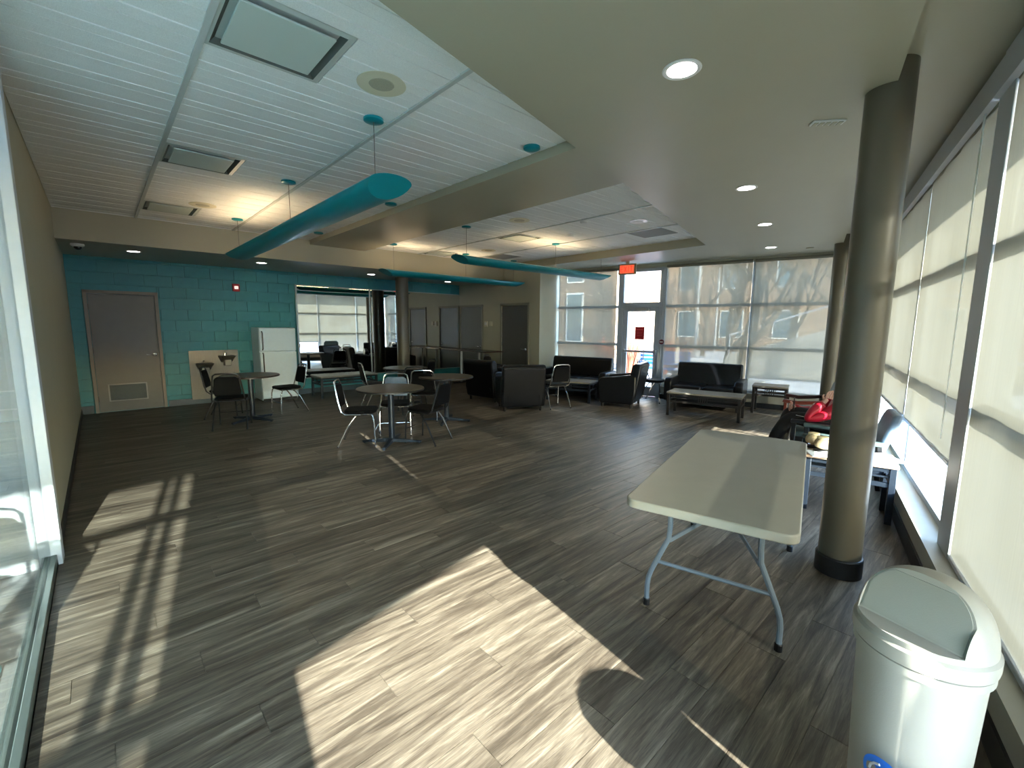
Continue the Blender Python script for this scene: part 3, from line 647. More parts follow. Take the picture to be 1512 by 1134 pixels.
# ------------------------------------------------------------------ refrigerator and drinking fountains
f = thing('refrigerator', 'white two-door refrigerator with black handles against the teal wall', 'refrigerator', (2.33, 9.92, 0))
MB().box(0, .68, .06, .62, .03, 1.50).build('cabinet', M_FRIDGE, f, bev=.008)
fd = MB().box(0, .68, 0, .055, 1.03, 1.495).build('door', M_FRIDGE, f, bev=.012)
fe = MB().box(0, .68, 0, .055, .07, 1.015).build('door', M_FRIDGE, f, bev=.012)
MB().tube([(.05, .0, 1.06), (.05, -.035, 1.09), (.05, -.035, 1.40), (.05, 0, 1.43)], .012, 6).build('handle', M_BLACKM, fd, smooth=True)
MB().tube([(.05, .0, 1.0), (.05, -.035, .97), (.05, -.035, .62), (.05, 0, .59)], .012, 6).build('handle', M_BLACKM, fe, smooth=True)
MB().box(.02, .66, .04, .6, 0, .06).build('plinth', M_BLACKM, f)
f = thing('drinking_fountain', 'steel wall panel with two drinking fountains between louvred door and refrigerator', 'fountain', (1.24, 10.568, 0))
MB().box(0, .83, -.012, 0, .09, 1.05).build('back_panel', M_STEEL, f, bev=.003)
for cx, cz in ((.24, .80), (.62, .94)):
    b_ = MB().add([(cx-.15, -.01, cz), (cx+.15, -.01, cz), (cx+.13, -.30, cz), (cx-.13, -.30, cz), (cx-.10, -.01, cz-.14), (cx+.10, -.01, cz-.14), (cx+.09, -.2, cz-.06), (cx-.09, -.2, cz-.06)],
        [(0, 1, 2, 3), (4, 7, 6, 5), (0, 4, 5, 1), (1, 5, 6, 2), (2, 6, 7, 3), (3, 7, 4, 0)]).build('basin', M_STEEL, f, bev=.012)
    MB().box(cx-.13, cx+.13, -.28, -.03, cz, cz+.006).build('basin_rim', M_BLACKM, b_)
    MB().tube([(cx-.03, -.08, cz), (cx-.03, -.08, cz+.05), (cx-.01, -.12, cz+.06)], .008, 6).build('spout', M_CHROME, b_, smooth=True)
    MB().box(cx-.06, cx+.06, -.16, -.02, cz-.2, cz-.08).build('housing', M_STEEL, f, bev=.01)

# ------------------------------------------------------------------ furniture builders
def stack_chair(name, label, fm, sm):
    """facing +y; origin on the floor under the seat centre"""
    t = thing(name, label, 'chair')
    out = rrect(-.205, .205, -.20, .21, .10, 5)
    MB().prism(out, .435, .475).build('seat', sm, t, bev=.018, seg=3)
    # rear frame loop: up from the seat rear, over the top
    pts = []
    for s in (-1, 1):
        side = [(.215*s, .02, .425), (.215*s, -.17, .43), (.213*s, -.215, .47), (.20*s, -.25, .60), (.175*s, -.285, .78)]
        pts.append(side)
    top = [(-.165, -.295, .825), (-.13, -.302, .85), (0, -.305, .856), (.13, -.302, .85), (.165, -.295, .825)]
    MB().tube(pts[0]+top+pts[1][::-1], .0115, 8).build('back_frame', fm, t, smooth=True)
    bp_ = MB(); o2 = [(-.165, 0), (.165, 0), (.178, .06), (.158, .25), (.12, .285), (-.12, .285), (-.158, .25), (-.178, .06)]
    vs = []
    for y_ in (-.018, .018):
        for x, z in o2: vs.append((x, y_-.238-.16*(z+.02), .52+z))
    n = len(o2); fs = [tuple(range(n)), tuple(range(2*n-1, n-1, -1))]+[(i, (i+1) % n, n+(i+1) % n, n+i) for i in range(n)]
    bp_.add(vs, fs).build('backrest', sm, t, bev=.012, seg=2)
    for s in (-1, 1):
        MB().tube([(.19*s, .15, .43), (.205*s, .17, .41), (.21*s, .185, .34), (.215*s, .20, .01)], .011, 7).build('leg', fm, t, smooth=True)
        MB().tube([(.19*s, -.02, .425), (.205*s, -.05, .40), (.215*s, -.14, .28), (.225*s, -.27, .01)], .011, 7).build('leg', fm, t, smooth=True)
        MB().lathe([(.014, 0), (.014, .02)], 8, .215*s, .20).lathe([(.014, 0), (.014, .02)], 8, .225*s, -.27).build('foot', M_BLACKBASE, t)
    MB().tube([(-.215, .19, .20), (.215, .19, .20)], .007, 6).build('stretcher', fm, t, smooth=True)
    MB().box(-.2, .2, -.17, .17, .420, .436).build('seat_pan', M_BLACKM, t)
    return t
ch_b = stack_chair('stacking_chair', 'black stacking chair with its back to the camera at the round table by the refrigerator', M_BLACKM, M_VINYL)
ch_c = stack_chair('stacking_chair', 'chrome framed black chair side-on in front of the refrigerator', M_CHROME, M_VINYL)
def face(dx, dy): return math.atan2(-dx, dy)      # rotation that turns +y to (dx,dy)
CG = 'stacking chairs around the round tables'
def setc(c, loc, d, label=None):
    c.location = (*loc, 0); c.rotation_euler = (0, 0, face(*d)); c['group'] = CG
    if label: c['label'] = label
    return c
setc(ch_b, (1.42, 7.90), (.35, .93))
setc(ch_c, (2.42, 8.62), (-.97, -.1))
def newc(src, loc, d, label): return setc(copy_tree(src), loc, d, label)
newc(ch_b, (1.50, 8.86), (.9, -.35), 'black stacking chair behind the one at the table by the drinking fountains')
newc(ch_c, (2.50, 5.68), (.78, -.50), 'chrome framed chair with pale lit seat, left of the nearest round table')
newc(ch_b, (3.22, 5.22), (-.45, .9), 'black stacking chair right of the nearest round table')
ch_bl = copy_tree(ch_c); setc(ch_bl, (3.10, 5.86), (-.5, -.86), 'chrome chair with blue-grey backrest behind the nearest round table')
for k in ch_bl.children:
    if k.name.startswith('backrest'):
        k.data = k.data.copy(); k.data.materials[0] = M_BLUEV
newc(ch_b, (4.12, 7.16), (.30, .9), 'black arch-backed chair between the nearest table and the column')
newc(ch_c, (3.98, 6.50), (.6, .8), 'chrome framed chair half hidden beside the middle round table')
newc(ch_c, (3.86, 8.02), (.9, -.2), 'dark chair left of the round table by the mirror column')
newc(ch_b, (5.0, 8.35), (-.5, .8), 'dark chair right of the round table by the mirror column')
newc(ch_c, (6.50, 5.82), (.3, .95), 'chrome chair with its back to the camera beside the leather armchair')
newc(ch_c, (8.62, 4.85), (.15, -.98), 'chrome chair behind the leather armchair, by the exit door')

def cafe_table(label, x, y, r, rz, name='round_table'):
    t = thing(name, label, 'table', (x, y, 0), rz, 'round pedestal tables')
    MB().lathe([(0, .725), (r-.02, .725), (r-.02, .727), (r, .729), (r, .75), (r-.004, .755), (0, .755)], 48).build('tabletop', M_LAMIN, t, smooth=True)
    MB().lathe([(r+.001, .731), (r+.004, .733), (r+.004, .748), (r+.001, .751)], 48).build('edge_band', M_BLACKM, t, smooth=True)
    MB().lathe([(.040, .03), (.040, .70), (.12, .715), (.14, .725)], 24).build('pedestal', M_DARKT, t, smooth=True)
    for k in range(4):
        M = Matrix.Rotation(k*PI/2, 4, 'Z')
        MB().add([(0, -.032, .02), (.39, -.024, .012), (.39, .024, .012), (0, .032, .02), (0, -.028, .075), (.40, -.018, .035), (.40, .018, .035), (0, .028, .075)],
                 [(0, 3, 2, 1), (4, 5, 6, 7), (0, 1, 5, 4), (1, 2, 6, 5), (2, 3, 7, 6), (3, 0, 4, 7)]).lathe([(.018, 0), (.018, .016)], 10, .37, 0).xf(M).build('foot', M_DARKT, t, bev=.004)
    return t
cafe_table('round table with dark edge in front of the refrigerator', 1.76, 8.22, .43, .55)
cafe_table('nearest round brown table with a four-foot pedestal', 2.80, 5.42, .44, .825)
cafe_table('middle round brown table between the nearest one and the armchairs', 4.14, 6.08, .44, .76)
cafe_table('round table in front of the mirror column', 4.36, 7.80, .42, .3)

def lattice_table(name, label, cat, L, W_, H, top_m, fr_m, lat=True, group=None):
    t = thing(name, label, cat, (0, 0, 0), 0, group)
    MB().box(-L/2, L/2, -W_/2, W_/2, H-.03, H).build('tabletop', top_m, t, bev=.006)
    for sx in (-1, 1):
        for sy in (-1, 1): MB().box(sx*(L/2-.055) if sx > 0 else -L/2+.01, sx*(L/2-.01) if sx > 0 else -L/2+.055, W_/2-.055 if sy > 0 else -W_/2+.01, W_/2-.01 if sy > 0 else -W_/2+.055, 0, H-.03).build('leg', fr_m, t, bev=.003)
    for sy in (-1, 1):
        y = sy*(W_/2-.03); zr = H-.17
        r1 = MB().box(-L/2+.05, L/2-.05, y-.012, y+.012, H-.065, H-.03).box(-L/2+.05, L/2-.05, y-.012, y+.012, zr-.02, zr+.015)
        r1.build('apron_rail', fr_m, t)
        if lat:
            r2 = MB()
            for dx in (-.07, -.035, 0, .035, .07): r2.box(dx-.006, dx+.006, y-.008, y+.008, zr, H-.05)
            r2.box(-L/2+.05, -.07, y-.006, y+.006, H-.112, H-.098).box(.07, L/2-.05, y-.006, y+.006, H-.112, H-.098)
            r2.build('lattice', fr_m, t)
    for sx in (-1, 1):
        x = sx*(L/2-.03); zr = H-.17
        MB().box(x-.016, x+.016, -W_/2+.05, W_/2-.05, H-.065, H-.03).box(x-.012, x+.012, -W_/2+.05, W_/2-.05, zr-.02, zr+.015).build('apron_rail', fr_m, t)
        if lat: MB().beam((x, -.10, zr), (x, .10, H-.05), .012, .012).beam((x, .10, zr), (x, -.10, H-.05), .012, .012).build('lattice', fr_m, t)
    return t
LT = 'low tables with lattice aprons'
t = lattice_table('coffee_table', 'long low grey table below the wall mirror', 'table', 1.30, .62, .47, M_LAMING, M_DARKT, group=LT); t.location = (4.02, 9.93, 0); t.rotation_euler.z = 0
t = lattice_table('coffee_table', 'long low grey table in front of the two-seat sofa', 'table', 1.22, .55, .43, M_LAMING, M_DKWOOD, group=LT); t.location = UW(8.42, 1.52); t.rotation_euler.z = TH+PI/2
t = lattice_table('coffee_table', 'low grey table between the long sofa and the chrome chair', 'table', 1.0, .55, .43, M_LAMING, M_DARKT, group=LT); t.location = UW(8.62, 4.25); t.rotation_euler.z = TH+PI/2+.1
t = lattice_table('end_table', 'dark end table with a latticed front below the end window', 'table', .58, .50, .52, M_LAMING, M_DKWOOD, group=LT); t.location = UW(9.55, .60); t.rotation_euler.z = TH+PI/2
t = lattice_table('end_table', 'end table holding papers and shoes behind the thick column', 'table', .64, .40, .50, M_PALEW, M_DARKT, group=LT); t.location = UW(4.78, -.33); t.rotation_euler.z = TH+PI/2
t = lattice_table('end_table', 'small pale topped table by the exit door, behind the side-on armchair', 'table', .45, .45, .52, mat('pale_top', (200, 202, 206), .3), M_DARKT, group=LT); t.location = UW(9.45, 3.40); t.rotation_euler.z = TH

# bar table along the door wall
t = thing('bar_table', 'tall dark topped bar table on white posts by the mirror corner', 'table', (7.28, 9.52, 0))
MB().box(-.30, .30, -.98, .98, .90, .93).build('tabletop', mat('bar_top', (62, 46, 38), .25, noise_amt=.15, stretch=(14, 1, 1)), t, bev=.004)
for y in (-.36, .42):
    MB().tube([(0, y, .03), (0, y, .90)], .03, 14).build('post', M_TRIMW, t, smooth=True)
    MB().box(-.26, .26, y-.035, y+.035, 0, .03).box(-.12, .12, y-.1, y+.1, .885, .90).build('foot', M_DARKT, t, bev=.006)

def armchair(name, label, wd=.84):
    """club armchair, facing +y, origin on floor centre"""
    t = thing(name, label, 'armchair', (0, 0, 0), 0, 'black leather club armchairs')
    h = wd/2
    prof = [(-.30, .08), (.34, .08), (.38, .30), (.39, .52), (.34, .58), (.10, .605), (-.26, .66), (-.36, .64), (-.36, .3)]
    for s in (-1, 1):
        x0, x1 = (h-.15, h) if s > 0 else (-h, -h+.15)
        MB().prism(prof, x0, x1, 'x').build('arm', M_LEATHER, t, bev=.035, seg=3)
    bk = [(-.30, .08), (-.16, .08), (-.20, .45), (-.27, .84), (-.33, .875), (-.42, .87), (-.45, .82), (-.38, .4)]
    MB().prism(bk, -h+.02, h-.02, 'x').build('backrest', M_LEATHER, t, bev=.035, seg=3)
    MB().box(-h+.15, h-.15, -.22, .37, .30, .46).build('seat_cushion', M_LEATHER, t, bev=.045, seg=3)
    MB().box(-h+.14, h-.14, -.28, .35, .09, .30).build('base', M_LEATHER, t, bev=.01)
    MB().tube([(-h+.05, -.447, .80), (h-.05, -.447, .80)], .006, 6).tube([(-h+.05, -.33, .12), (-h+.05, -.44, .80)], .006, 6).tube([(h-.05, -.33, .12), (h-.05, -.44, .80)], .006, 6).build('piping', M_LEATHER, t, smooth=True)
    for sx in (-1, 1):
        for y in (-.26, .30): MB().lathe([(.022, 0), (.03, .09)], 8, sx*(h-.08), y).build('foot', M_DKWOOD, t)
    return t
ac = armchair('armchair', 'black leather armchair with its back to the camera, nearest')
ac.location = (5.86, 6.12, 0); ac.rotation_euler.z = face(.53, .85)
place(ac, 'black leather armchair directly behind and left of the nearest one', (6.12, 7.30, 0), face(.95, .15), 'black leather club armchairs')
place(ac, 'black leather armchair standing by the dark grey door', (7.10, 8.05, 0), face(.75, -.6), 'black leather club armchairs')
place(ac, 'black leather armchair seen side-on before the exit door', (7.72, 5.06, 0), face(-.33, .94), 'black leather club armchairs')

def sofa(name, label, wd, seats):
    t = thing(name, label, 'sofa', (0, 0, 0), 0, 'black leather sofas')
    h = wd/2
    MB().box(-h+.06, h-.06, -.34, .36, .10, .30).build('base', M_LEATHER, t, bev=.015)
    for i in range(seats):
        a = -h+.14+i*(wd-.28)/seats; b = a+(wd-.28)/seats
        MB().box(a+.004, b-.004, -.24, .38, .29, .44).build('seat_cushion', M_LEATHER, t, bev=.04, seg=3)
    bk = [(-.36, .12), (-.20, .30), (-.22, .50), (-.28, .82), (-.33, .86), (-.41, .85), (-.43, .8), (-.42, .3)]
    MB().prism(bk, -h+.10, h-.10, 'x').build('backrest', M_LEATHER, t, bev=.035, seg=3)
    for s in (-1, 1):
        x0, x1 = (h-.15, h) if s > 0 else (-h, -h+.15)
        MB().prism([(-.34, .12), (.36, .12), (.38, .50), (.30, .575), (-.30, .59), (-.36, .5)], x0, x1, 'x').build('arm', M_LEATHER, t, bev=.03, seg=3)
        for y in (-.28, .30): MB().lathe([(.02, 0), (.028, .12)], 8, s*(h-.08), y).build('foot', M_DKWOOD, t)
    return t
s1 = sofa('sofa', 'black two-seat sofa under the wide end window right of the exit door', 1.42, 2); s1.location = UW(9.42, 1.72); s1.rotation_euler.z = TH+PI/2
s2 = sofa('sofa', 'long black sofa in the corner left of the exit door', 1.72, 3); s2.location = UW(9.40, 4.54); s2.rotation_euler.z = TH+PI/2

# lounge chairs by the side window, backs to the glass (face +W)
def lounge_chair(name, label, fab, arm_m, leg_m, wd=.62, wood=False):
    t = thing(name, label, 'chair', (0, 0, 0), 0, 'lounge chairs along the side window')
    h = wd/2
    MB().box(-h+.06, h-.06, -.28, .30, .36, .46).build('seat', fab, t, bev=.03, seg=3)
    out = [(-.24, 0), (.24, 0), (.25, .30), (.20, .38), (-.20, .38), (-.25, .30)]
    vs = []
    for y_ in (-.035, .035):
        for x, z in out: vs.append((x*(h-.03)/.25, y_-.27-.30*z, .46+z))
    n = 6; MB().add(vs, [tuple(range(n)), tuple(range(2*n-1, n-1, -1))]+[(i, (i+1) % n, n+(i+1) % n, n+i) for i in range(n)]).build('backrest', fab, t, bev=.025, seg=3)
    for s in (-1, 1):
        x = s*(h-.025)
        if wood:
            pr = [(.32, .56), (.30, .60), (.12, .585), (-.12, .605), (-.34, .64), (-.36, .60), (-.12, .56), (.12, .535)]
            MB().prism(pr, x-.03, x+.03, 'x').build('arm', arm_m, t, bev=.008)
        else: MB().box(x-.028, x+.028, -.30, .30, .56, .60).build('arm', arm_m, t, bev=.012)
        MB().beam((x, .27, 0), (x, .27, .57), .045, .035).build('leg', leg_m, t, bev=.004)
        MB().beam((x, -.36, 0), (x, -.27, .57), .04, .04).build('leg', leg_m, t, bev=.004)
        MB().beam((x, -.29, .38), (x, .27, .38), .03, .07).build('side_rail', leg_m, t, bev=.004)
    return t
lc = lounge_chair('lounge_chair', 'chair with blue-grey backrest beside the thick column and window', M_BLUEV, M_GREENV, M_BLACKM); lc.location = UW(5.25, -.28); lc.rotation_euler.z = TH
lc2 = lounge_chair('lounge_chair', 'dark chair in which the person in red sits', M_GREENV, M_BLACKM, M_BLACKM); lc2.location = UW(5.98, -.16); lc2.rotation_euler.z = TH
lc3 = lounge_chair('lounge_chair', 'green-grey chair with curved cherry wood arms by the far column', M_GREENV, M_CHERRY, M_CHERRY, .66, True); lc3.location = UW(7.55, .02); lc3.scale = (1, .88, 1); lc3.rotation_euler.z = TH

# ------------------------------------------------------------------ person in the chair
def skin_obj(name, nodes, edges, m, parent, root=0, sub=2):
    me = bpy.data.meshes.new(name); me.from_pydata([n[0] for n in nodes], edges, []); me.materials.append(m)
    o = bpy.data.objects.new(name, me); COL.objects.link(o); o.parent = parent
    o.modifiers.new('skin', 'SKIN')
    bm = bmesh.new(); bm.from_mesh(me); ly = bm.verts.layers.skin.verify(); bm.verts.ensure_lookup_table()
    for i, v in enumerate(bm.verts):
        r = nodes[i][1]; v[ly].radius = (r, r) if not isinstance(r, tuple) else r; v[ly].use_root = (i == root)
    bm.to_mesh(me); bm.free()
    s = o.modifiers.new('soft', 'SUBSURF'); s.levels = sub; s.render_levels = sub
    md = o.modifiers[0]; md.use_smooth_shade = True
    return o
pp = thing('person', 'person in a red jacket and black trousers reclining in a chair, hand raised', 'person', UW(5.98, -.14), TH)
# local frame: +y is forward (away from the window), x along the window wall; seat top z .46
B = [((0, -.10, .56), (.13, .11)), ((0, -.17, .72), (.13, .10)), ((0, -.23, .88), (.14, .10)), ((0, -.27, .98), (.07, .06)), ((0, -.275, 1.04), (.045, .045)), ((0, -.26, 1.12), (.075, .085)), ((0, -.255, 1.20), (.072, .085)), ((0, -.265, 1.25), (.045, .055)),
     ((-.10, -.06, .55), (.085, .085)), ((-.14, .30, .60), (.058, .06)), ((-.15, .42, .36), (.05, .05)), ((-.15, .47, .10), (.034, .034)), ((-.15, .50, .05), (.036, .03)), ((-.155, .62, .035), (.034, .024)),
     ((.10, -.06, .55), (.085, .085)), ((.14, .32, .62), (.058, .06)), ((.15, .36, .38), (.05, .05)), ((.15, .36, .10), (.034, .034)), ((.15, .40, .05), (.036, .03)), ((.155, .52, .035), (.034, .024)),
     ((-.17, -.24, .92), (.055, .055)), ((-.28, -.07, .70), (.040, .040)), ((-.31, .15, .61), (.036, .036)), ((-.29, .08, .71), (.034, .034)), ((-.26, .00, .81), (.024, .026)), ((-.25, -.03, .85), (.028, .018)),
     ((.17, -.24, .93), (.055, .055)), ((.27, -.10, .76), (.045, .045)), ((.29, .08, .62), (.038, .038)), ((.20, .20, .62), (.03, .03)), ((.12, .27, .67), (.022, .024)), ((.08, .29, .68), (.03, .018))]
E_ = [(0, 1), (1, 2), (2, 3), (3, 4), (4, 5), (5, 6), (6, 7), (0, 8), (8, 9), (9, 10), (10, 11), (11, 12), (12, 13), (0, 14), (14, 15), (15, 16), (16, 17), (17, 18), (18, 19),
      (2, 20), (20, 21), (21, 22), (22, 23), (23, 24), (24, 25), (2, 26), (26, 27), (27, 28), (28, 29), (29, 30), (30, 31)]
body = skin_obj('body', B, E_, M_SKIN, pp)
def sub_skin(name, idx, grow, m, sub=2):
    mp = {k: i for i, k in enumerate(idx)}
    nodes = [(B[k][0], tuple(r+grow for r in B[k][1])) for k in idx]
    return skin_obj(name, nodes, [(mp[a], mp[b]) for a, b in E_ if a in mp and b in mp], m, pp, 0, sub)
jk = sub_skin('jacket', [0, 1, 2, 3, 20, 21, 22, 23, 24, 26, 27, 28, 29, 30], .028, M_REDF)
tr_ = sub_skin('trousers', [0, 8, 9, 10, 11, 14, 15, 16, 17], .022, M_BLKF)
sub_skin('shoe', [12, 13], .014, M_BLACKBASE); sub_skin('shoe', [18, 19], .014, M_BLACKBASE)
MB().beam((-.208, -.02, .60), (-.214, .24, .635), .012, .004).build('stripe', M_TRIMW, tr_)
hd = MB(); hd.lathe([(0, -.05), (.075, -.02), (.09, .05), (.085, .10), (.05, .145), (0, .155)], 20, 0, 0, 1, 1.12).xf(Matrix.Translation((0, -.285, 1.14))).build('hair', M_HAIR, pp, smooth=True)
MB().add([(-.012, 0, 0), (.012, 0, 0), (0, .022, -.004), (0, .002, .035)], [(0, 1, 2), (0, 2, 3), (1, 3, 2), (0, 3, 1)]).xf(Matrix.Translation((0, -.178, 1.13))).build('nose', M_SKIN, pp, smooth=True)
for s in (-1, 1):
    MB().lathe([(0, -.009), (.008, -.004), (.009, 0), (.008, .004), (0, .009)], 10).xf(Matrix.Translation((.03*s, -.185, 1.165))).build('eye', M_TRIMW, pp, smooth=True)
    MB().lathe([(0, -.028), (.014, -.01), (.016, .01), (0, .028)], 10, 0, 0, .5, 1).xf(Matrix.Translation((.083*s, -.26, 1.14))).build('ear', M_SKIN, pp, smooth=True)
MB().tube([(-.02, -.183, 1.09), (0, -.179, 1.088), (.02, -.183, 1.09)], .004, 6).build('mouth', mat('lips', (170, 96, 88), .5), pp, smooth=True)
def fingers(base, fwd, side, curl, parent):
    base, fwd, side, curl = Vector(base), Vector(fwd).normalized(), Vector(side).normalized(), Vector(curl).normalized()
    for i, L in enumerate((.062, .072, .068, .054)):
        b0 = base+side*(.026-.017*i); p1 = b0+fwd*L*.5; p2 = p1+(fwd+curl*.6).normalized()*L*.35; p3 = p2+(fwd*.4+curl).normalized()*L*.28
        MB().tube([b0-fwd*.02, b0, p1, p2, p3], .009, 8, radii=[.009, .0095, .0088, .008, .006]).build('finger', M_SKIN, parent, smooth=True)
    b0 = base+side*.03-fwd*.045; MB().tube([b0-side*.01, b0+side*.012+fwd*.01, b0+side*.026+fwd*.035, b0+side*.024+fwd*.058], .01, 8, radii=[.011, .0115, .0095, .007]).build('thumb', M_SKIN, parent, smooth=True)
fingers((-.245, -.045, .87), (.1, -.25, 1), (0, 1, .2), (.6, -.6, 0), pp)
fingers((.055, .30, .685), (-1, .25, .05), (0, .1, 1), (-.2, 0, -1), pp)
MB().box(-.07, .0, .265, .275, .66, .80).build('phone', M_BLACKM, None, bev=.004)
ph = bpy.data.objects['phone']; ph.location = UW(5.98, -.14); ph.rotation_euler.z = TH; tag(ph, 'phone in the hand of the person in the red jacket', 'phone')

# ------------------------------------------------------------------ things on the end table behind the column
def boot(label, loc, rz, m, L=.27):
    t = thing('suede_boot', label, 'shoe', loc, rz, 'beige shoes on the end table')
    prof = [(0, .02), (.02, .07), (.09, .085), (.13, .095), (.17, .12), (.27, .13), (.285, .07), (.27, .015)]
    vs = []; fs = []; n = len(prof)
    for k, (sx, yy) in enumerate(((.6, -.045), (1, -.025), (1, .025), (.6, .045))):
        cx, cz = .14, .08
        for x, z in prof: vs.append((cx+(x-cx)*(.9 if sx < 1 else 1), yy, cz+(z-cz)*(.86 if sx < 1 else 1)))
    for k in range(3):
        for i in range(n): fs.append((k*n+i, k*n+(i+1) % n, (k+1)*n+(i+1) % n, (k+1)*n+i))
    fs += [tuple(range(n)), tuple(range(4*n-1, 3*n-1, -1))]
    MB().add(vs, fs).build('upper', m, t, sub=1)
    MB().prism(rrect(-.005, .285, -.045, .045, .04, 4), 0, .02).build('sole', M_BLACKBASE, t, bev=.004)
    MB().lathe([(.02, 0), (.045, .012), (.045, .03), (.02, .035)], 14, .215, 0).xf(Matrix.Translation((0, 0, .105))).build('lining', mat('fleece', (206, 190, 150), .9, noise_amt=.3, bump=.8), t, smooth=True)
    return t
boot('beige suede shoe lying nearest on the end table behind the column', UW(4.86, -.32, .50), TH+math.radians(122), M_BEIGEF)
boot('beige suede shoe with a fleece lining, behind the other on the end table', UW(4.98, -.26, .50), TH+math.radians(118), M_BEIGEF)
tag(MB().prism([(-.11, -.15), (.11, -.15), (.11, .15), (-.11, .15)], 0, .006).build('paper_sheet', M_PAPER, None, loc=UW(4.66, -.18, .501), rotz=TH+.3), 'white paper lying beside the beige shoes on the end table', 'paper', 'papers on the end table')
tag(MB().prism([(-.12, -.15), (.12, -.15), (.12, .15), (-.12, .15)], 0, .02).build('paper_stack', M_PAPER, None, loc=UW(4.74, -.50, .501), rotz=TH+.5), 'sunlit white paper stack at the window end of the end table', 'paper', 'papers on the end table')
bk = thing('backpack', 'black backpack lying under the raised knees in front of the red jacket', 'bag', UW(5.35, .30, 0), TH+.2)
MB().box(-.16, .16, -.12, .12, 0, .42).build('pack', M_BLKF, bk, bev=.06, seg=3)
MB().box(-.12, .12, .10, .16, .05, .26).build('pocket', M_BLKF, bk, bev=.025)
MB().tube([(-.08, -.12, .38), (-.1, -.18, .3), (-.1, -.18, .12), (-.08, -.12, .05)], .012, 6).tube([(.08, -.12, .38), (.1, -.18, .3), (.1, -.18, .12), (.08, -.12, .05)], .012, 6).build('strap', M_BLKF, bk, smooth=True)
tag(MB().box(-.09, .09, -.06, .06, 0, .012).build('notebook', M_PAPER, None, bev=.002, loc=UW(7.35, .02, .462), rotz=TH+.2), 'white notebook on the chair with cherry wood arms', 'notebook')

# ------------------------------------------------------------------ folding table
ft = thing('folding_table', 'white plastic folding table with grey tubular legs beside the thick column', 'table', UW(3.03, .355), TH)
tb = MB().prism(rrect(-.93, .93, -.375, .375, .06, 6), .695, .74).build('tabletop', M_PLAST, ft, bev=.008, seg=3)
MB().box(-.80, .80, -.30, -.275, .665, .697).box(-.80, .80, .275, .30, .665, .697).build('rail', M_LEGGREY, ft)
for s in (-1, 1):
    X = -.60*s
    for q in (-1, 1):
        MB().tube([(X, .22*q, .69), (X, .22*q, .50), (X, .225*q, .43), (X, .25*q, .37), (X, .31*q, .22), (X, .325*q, .17), (X, .33*q, .12), (X, .33*q, .02)], .0145, 10).build('leg', M_LEGGREY, ft, smooth=True)
        MB().lathe([(.019, 0), (.019, .035), (.016, .04)], 12, X, .33*q).build('foot_cap', M_BLACKBASE, ft, smooth=True)
    MB().tube([(X, -.285, .28), (X, .285, .28)], .011, 8).build('crossbar', M_LEGGREY, ft, smooth=True)
    MB().tube([(X, -.22, .665), (X, .22, .665)], .012, 8).build('top_bar', M_LEGGREY, ft, smooth=True)
    MB().beam((X, .22, .42), (X+.26*s, .06, .50), .008, .024).beam((X, -.22, .42), (X+.26*s, -.06, .50), .008, .024).tube([(X+.26*s, -.07, .50), (X+.26*s, .07, .50)], .012, 8).beam((X+.26*s, 0, .50), (X+.36*s, 0, .69), .024, .008).build('brace', M_LEGGREY, ft)

# ------------------------------------------------------------------ trash can
tc_ = thing('trash_can', 'tall beige plastic trash can with a domed swing lid beside the blind', 'trash can', UW(1.66, -.33), TH+math.radians(-122))
R0 = .153
MB().lathe([(.0, 0), (.120, 0), (.125, .01), (.146, .655), (R0+.003, .66), (R0+.003, .682), (.14, .688)], 48).build('bin_body', M_CAN, tc_, smooth=True)
# lid: rim band + dome cut by a slanted flap recess facing -y (local)
MB().lathe([(.146, .688), (R0+.006, .688), (R0+.008, .70), (R0+.008, .728), (R0, .735)], 64, cap=False).build('lid_rim', M_CAN, tc_, smooth=True)
def dome_r(z): return R0*math.cos(math.asin(min(.9999, (z-.735)/.165)))**.75
def pl_y(z): return -.084+(z-.750)*.47
dome = MB().lathe([(R0, .728)]+[(dome_r(.735+.165*math.sin(PI/2*j/22)), .735+.165*math.sin(PI/2*j/22)) for j in range(23)], 96).build('dome_lid', M_CAN, tc_, smooth=True)
cut = MB().prism([(-.40, .752), (pl_y(.752), .752), (pl_y(.92), .92), (-.40, .92)], -.124, .124, 'x').build('cutter', M_CAN)
cut.parent = tc_
bo = dome.modifiers.new('cut', 'BOOLEAN'); bo.operation = 'DIFFERENCE'; bo.object = cut; bo.solver = 'EXACT'
bpy.context.view_layer.update()
me_ = bpy.data.meshes.new_from_object(dome.evaluated_get(bpy.context.evaluated_depsgraph_get())); dome.modifiers.clear(); dome.data = me_
for p in me_.polygons: p.use_smooth = True
me_.set_sharp_from_angle(angle=math.radians(30)); bpy.data.objects.remove(cut)
half = []
z = .758
while z < .89:
    q = dome_r(z)**2-pl_y(z)**2
    if q <= .0004: break
    half.append((min(.117, math.sqrt(q)-.007), z)); z += .006
ow = half+[(-x, z) for x, z in reversed(half)]; n_ = len(ow)
MB().add([(x, pl_y(z)-.003, z) for x, z in ow]+[(x, pl_y(z)+.004, z) for x, z in ow], [tuple(range(n_)), tuple(range(2*n_-1, n_-1, -1))]+[(i, (i+1) % n_, n_+(i+1) % n_, n_+i) for i in range(n_)]).build('flap', mat('flap_plastic', (140, 138, 128), .42, bump=.1, bscale=300), tc_)
st_ = thing('recycling_sticker', 'round blue recycling sticker on the front of the trash can', 'sticker', UW(1.66, -.33), TH+math.radians(-122))
vs = []; A0 = -PI/2+.06; zc, rs = .31, .055
def on_can(a, z, o_=.0015): r = .125+(z-.01)/.65*.021+o_; return (r*math.cos(a), r*math.sin(a), z)
